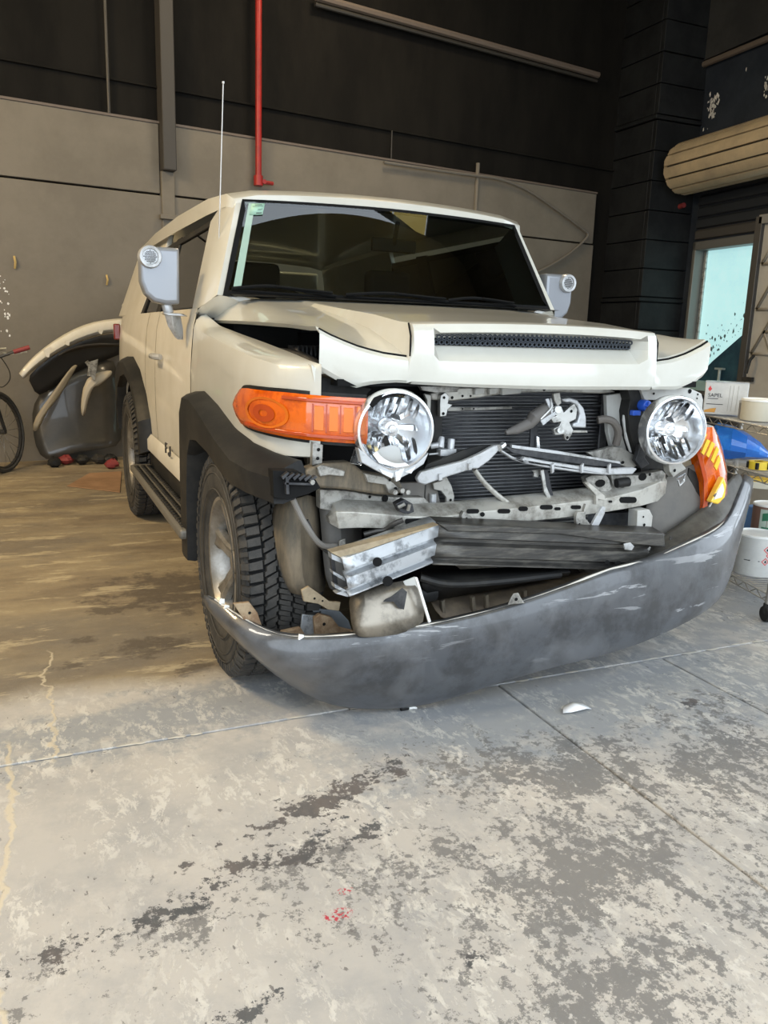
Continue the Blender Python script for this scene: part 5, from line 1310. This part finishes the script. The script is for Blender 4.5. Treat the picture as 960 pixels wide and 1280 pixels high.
# ------------------------------------------------------------------ bumper cover lying against the car, its left corner on the floor
# columns: (top, mid-upper, mid-lower, bottom) each px, py, Y
BC = [
 [(256, 748, -.28), (257, 752, -.29), (259, 757, -.29), (262, 762, -.28)],
 [(270, 752, -.33), (270, 763, -.35), (272, 772, -.35), (276, 780, -.33)],
 [(292, 768, -.42), (290, 783, -.45), (294, 795, -.44), (300, 805, -.40)],
 [(320, 785, -.50), (318, 803, -.53), (324, 820, -.50), (332, 834, -.42)],
 [(350, 797, -.56), (350, 820, -.58), (355, 842, -.54), (364, 858, -.45)],
 [(385, 800, -.60), (385, 830, -.615), (390, 858, -.57), (398, 877, -.465)],
 [(430, 798, -.63), (430, 830, -.64), (432, 862, -.60), (436, 887, -.49)],
 [(480, 793, -.65), (480, 828, -.66), (482, 862, -.62), (486, 888, -.52)],
 [(530, 786, -.67), (531, 820, -.68), (533, 856, -.64), (536, 883, -.56)],
 [(590, 773, -.68), (591, 806, -.69), (593, 840, -.66), (596, 864, -.60)],
 [(650, 757, -.685), (651, 792, -.70), (652, 825, -.675), (655, 844, -.63)],
 [(710, 736, -.685), (711, 772, -.70), (712, 808, -.68), (714, 829, -.645)],
 [(765, 714, -.675), (766, 750, -.69), (766, 790, -.675), (768, 817, -.65)],
 [(815, 703, -.655), (817, 735, -.67), (818, 772, -.66), (820, 798, -.645)],
 [(855, 685, -.63), (858, 715, -.645), (862, 750, -.64), (862, 777, -.63)],
 [(885, 671, -.60), (888, 695, -.615), (890, 730, -.61), (888, 762, -.60)],
 [(900, 662, -.57), (905, 685, -.585), (906, 715, -.58), (905, 744, -.575)],
 [(910, 653, -.53), (915, 670, -.54), (915, 694, -.535), (913, 718, -.54)],
 [(918, 636, -.47), (925, 648, -.47), (923, 672, -.475), (918, 698, -.48)],
 [(926, 614, -.41), (934, 622, -.41), (931, 646, -.415), (924, 670, -.42)],
 [(933, 595, -.35), (941, 599, -.35), (938, 618, -.355), (931, 640, -.36)],
]
rws = []
for c in BC:
    P = [at(px, py, Y=y) for px, py, y in c]
    P[3].z = max(P[3].z, .004)
    rws.append([P[0]+Vector((0, .030, .002)), P[0]+Vector((0, .006, .003)), P[0], lerp(P[0], P[1], .5)+Vector((0, -.004, 0)), P[1], lerp(P[1], P[2], .5)+Vector((0, -.004, 0)), P[2], lerp(P[2], P[3], .6)+Vector((0, -.006, 0)), P[3], P[3]+Vector((0, .02, .002))])
b = MB(); b.grid(rws)
bp = b.build('bumper_cover', bumper_m, None, sharp=60, solid=.004, sub=1)
tag(bp, 'scuffed dark grey front bumper cover hanging loose across the front of the car', 'bumper')
# raw pale top edge
b = MB(); b.tube(smooth_path([r[2]+Vector((0, .012, .004)) for r in rws[1:18]], 2), [.0035+.0022*math.sin(i*1.7)**2 for i in range(16*2+1)], n=5)
b.build('raw_edge', mat('raw_plastic_edge', (.55, .53, .48), .6), bp)
for px, py, y in ((491, 790, -.655), (645, 755, -.69-.0)):
    plate('mount_tab', [(px-10, py+1), (px-6, py-8), (px-3, py-13), (px+3, py-14), (px+6, py-8), (px+11, py-1)], y, .004, grey_paint, bp, bevel=.001, holes=[(px, py-6, 2.3, 1)])
for px, py in ((277, 752), (283, 760), (376, 797), (455, 795)):
    plate('clip_tab', [(px-3, py+3), (px-2, py-4), (px+4, py-3), (px+4, py+4)], interp([(270, -.33), (292, -.42), (376, -.59), (455, -.64)], px), .006, white_pl, bp, bevel=.001)
# inner return of the cover at the right picture end
sheet('inner_return', [[(790, 710, -.62), (800, 694, -.52), (806, 684, -.46)], [(855, 687, -.615), (852, 668, -.51), (850, 656, -.47)], [(903, 662, -.555), (895, 640, -.48), (890, 626, -.455)], [(917, 640, -.46), (910, 614, -.42), (906, 604, -.40)], [(929, 604, -.37), (925, 594, -.35), (921, 590, -.34)]], mat('bumper_inside', (.10, .094, .08), .55, 0, c2=(.055, .05, .043), scale=9), bp)
b = MB()
for (a0, a1) in (((845, 672), (862, 655)), ((886, 634), (900, 612)), ((893, 620), (905, 605))):
    b.tube([at(*a0, Y=-.50), at(*a1, Y=-.46)], .004, n=5)
b.build('inner_rib', grey_paint, bp)

# ------------------------------------------------------------------ small things on the floor
c = at(720, 888, Z=.004)
b = MB(); P = [(-.055, -.004), (-.04, .016), (0, .024), (.035, .014), (.052, -.012), (.035, -.010), (.012, -.018), (-.03, -.016)]
b.add([(c.x+x, c.y+y*1.1, .004+.012*(1-abs(x)/.06)+.006*(y > 0)) for x, y in P]+[(c.x, c.y, .024)], [(i, (i+1) % 8, 8) for i in range(8)])
tag(b.build('paint_flake', mat('shard_white', (.72, .73, .74), .4), solid=.0015), 'curled white plastic shard lying on the floor in front of the bumper', 'shard')
c = at(508, 884, Z=.010)
bt = thing('push_clip', 'small black and white plastic clip under the bumper edge', 'clip', (c.x, c.y, 0))
b = MB(); b.tube([c+Vector((-.020, 0, 0)), c+Vector((.006, 0, 0))], .010, n=10); b.build('cap', black_pl, bt)
b = MB(); b.tube([c+Vector((.006, 0, 0)), c+Vector((.022, -.002, -.003)), c+Vector((.036, -.004, -.007))], [.009, .006, .003], n=8); b.build('stem', white_pl, bt)
b = MB(); q = [at(px, py, Z=.003) for px, py in ((84, 608), (112, 592), (152, 590), (150, 616))]
b.prism(q, (0, 0, .006))
tag(b.build('cardboard_sheet', card, None, bevel=.001), 'flat brown cardboard sheet on the floor behind the rear wheel', 'cardboard')

# ------------------------------------------------------------------ left background: bumpers leaning on the wall
def bgp(px, py, off): s_, z_ = on_wall(px, py, off); return wl(s_, z_, off)
# white cover: band arc
T = [(24, 467), (36, 452), (55, 435), (80, 418), (105, 406), (130, 400), (160, 398)]
B0 = [(28, 472), (40, 459), (58, 446), (82, 431), (107, 420), (132, 413), (160, 411)]
rws = [[bgp(t[0], t[1], .34-.02*i), bgp(t[0], t[1], .42-.02*i), bgp(*bb, .44-.02*i), bgp(bb[0]+1, bb[1]+2, .36-.02*i)] for i, (t, bb) in enumerate(zip(T, B0))]
b = MB(); b.grid(rws)
wb = b.build('white_bumper', paint_dust, None, sharp=50, sub=1, solid=.006)
tag(wb, 'white curved bumper cover standing on end of a heap against the back wall', 'bumper')
for q in (((54, 438), (64, 433), (61, 447), (58, 446)), ((81, 426), (87, 425), (86, 432), (82, 431)), ((122, 412), (129, 412), (127, 418), (124, 417))):
    b = MB(); b.prism([bgp(px, py, .425) for px, py in q], wnv*.01); b.build('clip_tab', paint_dust, wb)
# black bumper with folds beneath
bk = thing('black_bumper', 'black plastic bumper stacked under the white bumper cover by the wall', 'bumper', bgp(60, 560, .2))
def bgsheet(name, cols, m, par):
    rws = [[bgp(px, py, o) for px, py, o in c] for c in cols]
    b = MB(); b.grid(rws); return b.build(name, m, par, sharp=60, sub=1, solid=.006)
dkp = mat('dark_bumper_plastic', (.03, .028, .025), .45)
bgsheet('shell', [[(32, 472, .30), (40, 480, .26), (46, 500, .22)], [(60, 448, .32), (68, 458, .26), (72, 480, .2)], [(100, 425, .32), (105, 435, .26), (108, 455, .2)], [(150, 414, .3), (155, 424, .25), (158, 445, .2)]], dkp, bk)
bgsheet('lip', [[(70, 448, .36), (74, 441, .40), (78, 444, .34)], [(90, 434, .38), (95, 430, .42), (98, 436, .34)], [(125, 431, .38), (125, 427, .42), (126, 434, .34)], [(155, 431, .36), (155, 427, .40), (155, 434, .34)]], mat('dusty_dark_plastic', (.09, .08, .065), .5), bk)
# grey bumper panel below
gm = mat('grey_bumper_paint', (.032, .029, .024), .35, 0, coat=.4, c2=(.055, .049, .040), scale=2)
gb = thing('grey_bumper', 'dark grey bumper panel lying on the floor against the wall', 'bumper', bgp(100, 570, .3))
bgsheet('panel', [[(40, 505, .16), (40, 530, .20), (44, 560, .28), (56, 578, .34)], [(58, 480, .18), (60, 515, .22), (68, 550, .30), (78, 570, .36)], [(95, 452, .18), (100, 500, .22), (102, 540, .30), (104, 563, .38)], [(150, 440, .18), (152, 500, .22), (152, 540, .28), (152, 560, .38)]], gm, gb)
for name, lb, pts in (('tan_bracket', 'tan curved fender bracket hanging at the left of the grey bumper panel', [[(92, 456, .46), (96, 457, .44), (98, 456, .42)], [(78, 474, .46), (84, 478, .44), (88, 472, .42)], [(60, 500, .44), (68, 502, .44), (78, 492, .42)], [(42, 522, .42), (50, 524, .44), (58, 514, .42)], [(40, 540, .40), (46, 540, .42), (52, 530, .40)]]),
                      ('cream_bracket', 'cream curved fender bracket standing beside the rear wheel', [[(141, 462, .46), (140, 468, .48), (136, 472, .46)], [(128, 464, .46), (124, 476, .48), (120, 486, .46)], [(106, 470, .46), (112, 488, .48), (118, 480, .46)], [(101, 500, .44), (106, 504, .46), (110, 500, .44)], [(101, 518, .42), (104, 521, .44), (107, 518, .42)]])):
    rws = [[bgp(px, py, o) for px, py, o in c] for c in pts]
    b = MB(); b.grid(rws)
    tag(b.build(name, mat(name+'_mat', (.30, .25, .17) if 'tan' in name else (.46, .40, .30), .5), None, sharp=60, sub=1, solid=.008), lb, 'bracket')
b = MB(); P = [bgp(px, py, .5) for px, py in ((112, 452), (122, 449), (118, 476), (113, 470))]; b.prism(P, wnv*.02); b.tube([bgp(108, 452, .5), bgp(113, 458, .5), bgp(112, 470, .5)], .02, n=6)
tag(b.build('grey_mount', grey_paint), 'small grey metal mount tucked behind the cream bracket', 'bracket')
# heap of rags and scrap along the foot of the wall
for i, (px, py, m, lb) in enumerate(((82, 570, red_m, 'dark red rag in the scrap heap at the foot of the wall, left one'), (103, 570, black_pl, 'crumpled black plastic bag in the scrap heap by the wall'), (124, 569, steel_dk, 'dark crumpled cloth at the middle of the scrap heap'), (138, 569, black_pl, 'black rubber scrap beside the rear wheel at the heap end'), (140, 575, red_m, 'small dark red scrap nearest the rear wheel'), (68, 573, black_pl, 'black scrap beside the bicycle tyre'))):
    c = at(px, py+4, Z=.05); b = MB(); rws = []
    for j in range(7):
        ph = PI*j/6; rws.append([(c.x+math.cos(2*PI*k/10)*math.sin(ph)*.062*random.uniform(.8, 1.15), c.y+math.sin(2*PI*k/10)*math.sin(ph)*.06*random.uniform(.8, 1.15), max(.003, .045-.05*math.cos(ph)*random.uniform(.6, 1.1))) for k in range(10)])
    b.grid(rws, cu=True); tag(b.build('scrap', m, None, sharp=30), lb, 'rag')

# ------------------------------------------------------------------ bicycle, front wheel and handlebar at the left edge
bc = at(10, 590, Z=0)
bk_ = thing('bicycle', 'black bicycle with green fork leaning at the left edge of the picture', 'bicycle', bc)
fwd_ = (at(0, 592, Z=0)-bc); fwd_.z = 0
axis_x = Vector((-.62, .30, 0)).normalized()   # from front wheel to rear wheel
axis_x = Vector((-.93, -.36, 0)).normalized()
wheel_dir = (at(34, 588, Z=0)-bc).normalized()
wc = at(22, 545, Y=bc.y+.02)
R_w = .33
lean = Vector((.10, 0, 1)).normalized()
wdv = Vector((-.50, -.86, 0)).normalized()
wc = bc+Vector((0, 0, .34))-wdv*(-.0)
wc = at(24, 546, Y=bc.y-.1); 
up_w = Vector((-.12, .0, 1)).normalized()
rt_w = wdv
axw = up_w.cross(rt_w).normalized()
wc = bc+up_w*.335
def bwheel(c, nm):
    b = MB(); b.lathe([(.300, -.012), (.310, -.022), (.330, -.016), (.336, 0), (.330, .016), (.310, .022), (.300, .012)], c, axw, 40); w = b.build(nm, rubber, bk_)
    b = MB(); b.lathe([(.300, -.010), (.285, -.012), (.285, .012), (.300, .010)], c, axw, 40); b.build('rim', steel_dk, w)
    b = MB(); rv = axw.cross(Vector((0, 0, 1))).normalized(); uv = rv.cross(axw)
    for k in range(20):
        a = 2*PI*k/20; b.tube([c+axw*(.03 if k % 2 else -.03), c+rv*math.cos(a)*.285+uv*math.sin(a)*.285], .0018, n=3)
    stuff(b.build('spoke', silver, w, sharp=0))
    b = MB(); b.tube([c-axw*.05, c+axw*.05], .02, n=10); b.build('hub', steel_dk, w)
bwheel(wc, 'wheel')
hd = wc+up_w*.52+wdv*.17
crown = wc+up_w*.36+wdv*.09
b = MB()
for s_ in (-.05, .05): b.tube([wc+axw*s_, wc+up_w*.2+wdv*.045+axw*s_, crown+axw*s_], [.012, .016, .018], n=8)
b.tube([crown-axw*.06, crown+axw*.06], .02, n=8); fk = b.build('fork', black_pl, bk_)
b = MB()
for s_ in (-.052, .052): b.tube([wc+up_w*.22+wdv*.05+axw*s_, crown+axw*s_], .019, n=8)
b.tube([crown-axw*.055, crown+up_w*-.04, crown+axw*.055], .018, n=8); b.build('fork_sleeve', green_m, fk)
b = MB(); b.tube([crown, hd], .022, n=10); b.tube([hd, hd+wdv*.5-Vector((0, 0, .12))], .02, n=10); b.tube([crown+up_w*.04, crown+wdv*.55-Vector((0, 0, .32))], .022, n=10); b.build('frame', black_pl, bk_)
stem = hd+up_w*.10
hb0 = stem+axw*.0
def hnd(px, py): return at(px, py, Y=stem.y-.15)
g0, g1 = hnd(17, 440), hnd(37, 434)
b = MB(); b.tube([hd, stem], .016, n=8); b.tube([stem, hnd(-30, 452), hnd(0, 446), g0], .012, n=8); hb_ = b.build('handlebar', steel_dk, bk_)
b = MB(); b.tube([g0, g1], .018, n=10); b.build('grip', red_m, hb_)
b = MB(); b.tube([hnd(3, 441), hnd(14, 443), hnd(34, 440)], .007, n=6); b.tube([hnd(-4, 437), hnd(8, 436)], .012, n=6); b.build('brake_lever', silver, hb_)
b = MB(); b.tube(smooth_path([hnd(0, 445), hnd(11, 462), hnd(12, 475), hnd(2, 484), hnd(-10, 478)], 5), .004, n=5); b.build('brake_cable', black_pl, hb_)
rc = wc+wdv*1.02
bwheel(rc, 'wheel')

# ------------------------------------------------------------------ wire shelf with paint tins at the right
S0 = Vector((1.46, -.25, 0)); sd = Vector((.28, .96, 0)).normalized(); sn = Vector((sd.y, -sd.x, 0))   # sn: away from the car
def sp_(s, t, z): return S0+sd*s+sn*t+Vector((0, 0, z))
def on_s(px, py, t=0.0):
    d = ray(px, py); q = S0+sn*t
    k = (q-Vector((CX, CY, CZ))).dot(sn)/d.dot(sn); p = Vector((CX, CY, CZ))+d*k
    return (p-q).dot(sd), p.z
rk = thing('wire_shelf', 'chrome wire shelving rack on castors at the right edge', 'shelf', S0)
wire = mat('shelf_wire', (.45, .43, .39), .35, .8)
tiers = [on_s(958, 742)[1], on_s(938, 590)[1], on_s(930, 529)[1]]
LEN, DEP = 1.05, .42
b = MB()
for s_ in (-.03, LEN):
    for t in (0, DEP):
        b = MB(); b.tube([sp_(s_, t, .06), sp_(s_, t, tiers[2]+.02)], .0125, n=10); b.build('post', wire, rk)
        b = MB(); b.lathe([(0, -.014), (.034, -.014), (.038, 0), (.034, .014), (0, .014)], sp_(s_, t, .038), sn, 18); b.tube([sp_(s_, t, .04), sp_(s_, t, .085)], .018, n=8); b.build('castor', black_pl, rk)
for z in tiers:
    b = MB()
    for t in (0, DEP):
        b.tube([sp_(-.03, t, z), sp_(LEN, t, z)], .0035, n=5); b.tube([sp_(-.03, t, z-.032), sp_(LEN, t, z-.032)], .0035, n=5)
        n = 22
        b.tube([sp_(-.03+(LEN+.03)*k/n, t, z-(.032 if k % 2 else 0)) for k in range(n+1)], .003, n=4)
    for s_ in (-.03, LEN):
        b.tube([sp_(s_, 0, z), sp_(s_, DEP, z)], .0035, n=5); b.tube([sp_(s_, 0, z-.032), sp_(s_, DEP, z-.032)], .0035, n=5)
        b.tube([sp_(s_, DEP*k/9, z-(.032 if k % 2 else 0)) for k in range(10)], .003, n=4)
    for k in range(34):
        b.tube([sp_(-.01+k*.031, 0, z-.003), sp_(-.01+k*.031, DEP, z-.003)], .0018, n=4)
    b.build('wire_tier', wire, rk, sharp=0)
tin_m = mat('tin_label', (.58, .58, .55), .4, 0, c2=(.50, .50, .48), scale=9, coat=.2)
def face_dir(c): v = Vector((CX, CY, 0))-Vector((c.x, c.y, 0)); return v.normalized()
def can(px, pyb, s_tier, t, r, h, label, name='paint_tin', body=tin_m, lid=silver_pl, cat='tin'):
    z = tiers[s_tier]+.005
    s_, _ = on_s(px, pyb, t); c = sp_(s_, t, z)
    o = thing(name, label, cat, c, 'paint tins on the wire shelf')
    b = MB(); b.lathe([(0, 0), (r*.97, 0), (r, .006), (r, h-.006), (r*1.02, h-.004)], c, (0, 0, 1), 32); b.build('body', body, o)
    b = MB(); b.lathe([(r*1.03, h-.008), (r*1.035, h), (r*.98, h+.003), (r*.90, h-.004), (0, h-.004)], c, (0, 0, 1), 32); b.build('lid', lid, o)
    return o, c
# round tin with hazard diamonds on the bottom tier
o, c = can(941, 722, 0, .13, .098, .195, 'round grey paint tin with three red hazard diamonds on the bottom shelf', lid=white_pl)
fd = face_dir(c); sdv = Vector((-fd.y, fd.x, 0)); ang0 = math.atan2(fd.y, fd.x)
def on_can(c, r, a, z): return c+Vector((math.cos(ang0+a)*r, math.sin(ang0+a)*r, z))
red_b = MB(); dk_b = MB()
for a, z in ((.50, .135), (.64, .108), (.46, .078)):
    R1 = .0185
    P = [on_can(c, .0992, a+da/.099, z+dz) for da, dz in ((0, R1), (R1, 0), (0, -R1), (-R1, 0))]
    P2 = [on_can(c, .0992, a+da/.099, z+dz) for da, dz in ((0, R1*.72), (R1*.72, 0), (0, -R1*.72), (-R1*.72, 0))]
    red_b.add(P+P2, [(k, (k+1) % 4, (k+1) % 4+4, k+4) for k in range(4)])
    P3 = [on_can(c, .0994, a+da/.099, z+dz) for da, dz in ((-.004, -.006), (.004, -.006), (.005, .001), (.001, .008), (-.004, .002))]
    dk_b.add(P3, [tuple(range(5))])
red_b.build('hazard_diamond', ink_red, o, sharp=0)
for a, w, z in ((-.52, .03, .075), (-.30, .05, .076)):
    dk_b.add([on_can(c, .0992, a+da/.099, z+dz) for da, dz in ((0, 0), (w, 0), (w, .004), (0, .004))], [(0, 1, 2, 3)])
dk_b.build('print', ink, o, sharp=0)
o2, c2 = can(906, 712, 0, .30, .09, .19, 'paint tin half hidden behind the bumper tip on the bottom shelf')
# brown tin with a green label, standing on the far side of the bottom tier
o3, c3 = can(955, 700, 0, .36, .085, .28, 'tall brown tin with green label at the back of the bottom shelf', body=mat('brown_tin', (.20, .11, .085), .5), lid=white_pl)
b = MB(); fd = face_dir(c3); ang0 = math.atan2(fd.y, fd.x)
b.grid([[on_can(c3, .0858, a, z) for z in (.13, .26)] for a in (-.55, -.3, 0, .3, .55)]); b.build('label', mat('label_pale', (.42, .50, .42), .5), o3)
b = MB(); b.grid([[on_can(c3, .0864, a, z+.01*math.cos(a*3)) for z in (.195, .235)] for a in (-.4, -.2, 0, .2, .4)])
b.grid([[on_can(c3, .0864, a, z) for z in (.155, .170)] for a in (-.4, -.2, 0, .2, .4)]); b.build('print', mat('label_green', (.03, .16, .08), .5), o3)
b = MB(); P = on_s(930, 671, .2); cc = sp_(P[0], .2, P[1]); b.box(sp_(P[0]+.20, .36, tiers[0]+.125), (.075, .07, .235)); tag(b.build('blue_box', mat('blue_card', (.14, .30, .62), .5), None, bevel=.004), 'small bright blue box behind the hazard tin', 'box')
# rectangular tin on the top tier
z = tiers[2]+.005
s0, _ = on_s(899, 522, .10); s1, _ = on_s(878, 522, .10)
L = .27
tc_ = sp_(on_s(900, 520, .10)[0], .12, z)
o = thing('solvent_tin', 'white rectangular tin with red symbol on the top shelf', 'tin', tc_, 'paint tins on the wire shelf')
fdir = face_dir(tc_); xr = Vector((-fdir.y, fdir.x, 0))
if xr.dot(rt) < 0: xr = -xr
rotm = Matrix((xr, -fdir, Vector((0, 0, 1)))).transposed()
HT = .165; WT = .205
b = MB(); b.box(tc_+Vector((0, 0, HT/2)), (WT, .12, HT), rotm); b.build('body', tin_m, o, bevel=.005)
b = MB(); b.box(tc_+Vector((0, 0, HT)), (WT*1.01, .123, .005), rotm); b.build('rim', silver_pl, o, bevel=.001)
def fp(u, v, d=.0612): return tc_+xr*u+fdir*d+Vector((0, 0, v))
def text(body, P, size, m, par, nm='lettering'):
    cu = bpy.data.curves.new(nm, 'FONT'); cu.body = body; cu.size = size; cu.extrude = .0004; cu.align_x = 'LEFT'
    t = bpy.data.objects.new(nm, cu); col.objects.link(t)
    mw = Matrix((xr, Vector((0, 0, 1)), fdir)).transposed().to_4x4(); mw.translation = P
    bpy.context.view_layer.update()
    me = bpy.data.meshes.new_from_object(t.evaluated_get(bpy.context.evaluated_depsgraph_get()))
    bpy.data.objects.remove(t); me.transform(mw); me.materials.clear(); me.materials.append(m)
    k = bpy.data.objects.new(nm, me); col.objects.link(k); attach(k, par); return k
text('SAPEL', fp(-.085, .090), .026, ink, o)
b = MB(); b.add([fp(-.085, .080), fp(-.035, .080), fp(-.035, .083), fp(-.085, .083)], [(0, 1, 2, 3)]); b.add([fp(-.09, .052), fp(-.01, .052), fp(-.01, .055), fp(-.09, .055)], [(0, 1, 2, 3)]); b.build('print', ink, o, sharp=0)
b = MB(); b.add([fp(-.078+math.cos(a)*.010*q, .130+math.sin(a)*.014*q) for a, q in ((0, 1), (.8, .6), (1.6, 1.2), (2.4, .7), (3.2, 1), (4.7, .9))], [tuple(range(6))]); b.build('emblem', ink_red, o, sharp=0)
b = MB(); b.add([fp(-.095, .012), fp(-.045, .012), fp(-.040, .035), fp(-.070, .030), fp(-.095, .022)], [tuple(range(5))]); b.build('print', mat('ink_orange', (.6, .30, .06), .6), o, sharp=0)
b = MB()
for u in (.012, .028, .05): b.add([fp(u, .02), fp(u+.002, .02), fp(u+.006, .15), fp(u+.004, .15)], [(0, 1, 2, 3)])
b.build('print', mat('ink_grey', (.35, .34, .30), .6), o, sharp=0)
# grey small tin and round white tub on the top tier
can(927, 524, 2, .09, .019, .085, 'small grey can squeezed between the white tin and the tub', name='small_can', body=mat('grey_can', (.20, .20, .20), .5))
can(948, 527, 2, .14, .085, .10, 'low cream tub with a wide white lid on the top shelf', name='plastic_tub', body=mat('cream_tub', (.55, .52, .42), .5), lid=white_pl, cat='tub')
# blue plastic bag on the middle tier
z = tiers[1]+.004
bm0 = sp_(on_s(908, 588, .12)[0], .16, z)
rws = []
n = 18; random.seed(3)
prof = [(0.0, .02), (.12, .60), (.25, .85), (.45, 1.0), (.65, .86), (.82, .60), (.93, .34), (1.0, .06)]
XR = xr
for i, (u, h) in enumerate(prof):
    cx_ = bm0+XR*lerp(-.19, .17, u)
    hh = .165*interp([(0, .55), (.25, 1.0), (.45, .96), (.65, .78), (.85, .55), (1, .25)], u)
    dd = .11*h
    rws.append([])
    for k in range(n):
        a = 2*PI*k/n
        q = 1+.09*math.sin(k*2.7+i*1.9)+random.uniform(-.05, .05)
        rws[-1].append(cx_+fdir*math.cos(a)*dd*q+Vector((0, 0, max(0, hh*.5+math.sin(a)*hh*.52*q*(h+.25 if h < .75 else 1)))))
b = MB(); b.grid(rws, cu=True); b.add(rws[0], [tuple(range(n))]); b.add(rws[-1], [tuple(range(n))])
tag(b.build('plastic_bag', mat('blue_bag', (.02, .16, .62), .28, 0, c2=(.05, .28, .80), scale=9, lo=.5, hi=.7, bump=.4, bscale=22, coat=.6), None, sharp=18), 'crumpled blue plastic bag on the middle shelf', 'bag')
# yellow and black tape rolls under the middle tier
P = on_s(952, 600, .12); cc = sp_(P[0], .12, tiers[1]+.02)
for i, (px, py, m, nm, lb) in enumerate(((948, 583, mat('yellow_tape', (.75, .55, .04), .5), 'tape_roll', 'yellow and black tape bundle on the middle shelf at the picture edge'), (952, 600, mat('cream_box', (.62, .58, .46), .5), 'small_box', 'cream box with yellow band under the middle shelf'))):
    s_, z_ = on_s(px, py, .08); cc = sp_(s_, .08, z_)
    b = MB()
    if i == 0:
        cc.z = tiers[1]+.022; b.lathe([(.02, -.018), (.045, -.018), (.045, .018), (.02, .018)], cc, (0, 0, 1), 20)
        for k in range(5): b.box(cc+Vector((math.cos(k*1.25)*.045, math.sin(k*1.25)*.045, 0)), (.012, .012, .03), m=1)
    else:
        cc.z = tiers[1]-.032-.03; b.box(cc, (.12, .09, .03), rotm); b.box(cc+Vector((0, 0, .022)), (.12, .09, .014), rotm, m=1)
    tag(b.build(nm, [m, black_pl if i == 0 else mat('yellow_band', (.75, .50, .05), .5)]), lb, ('tape', 'box')[i])
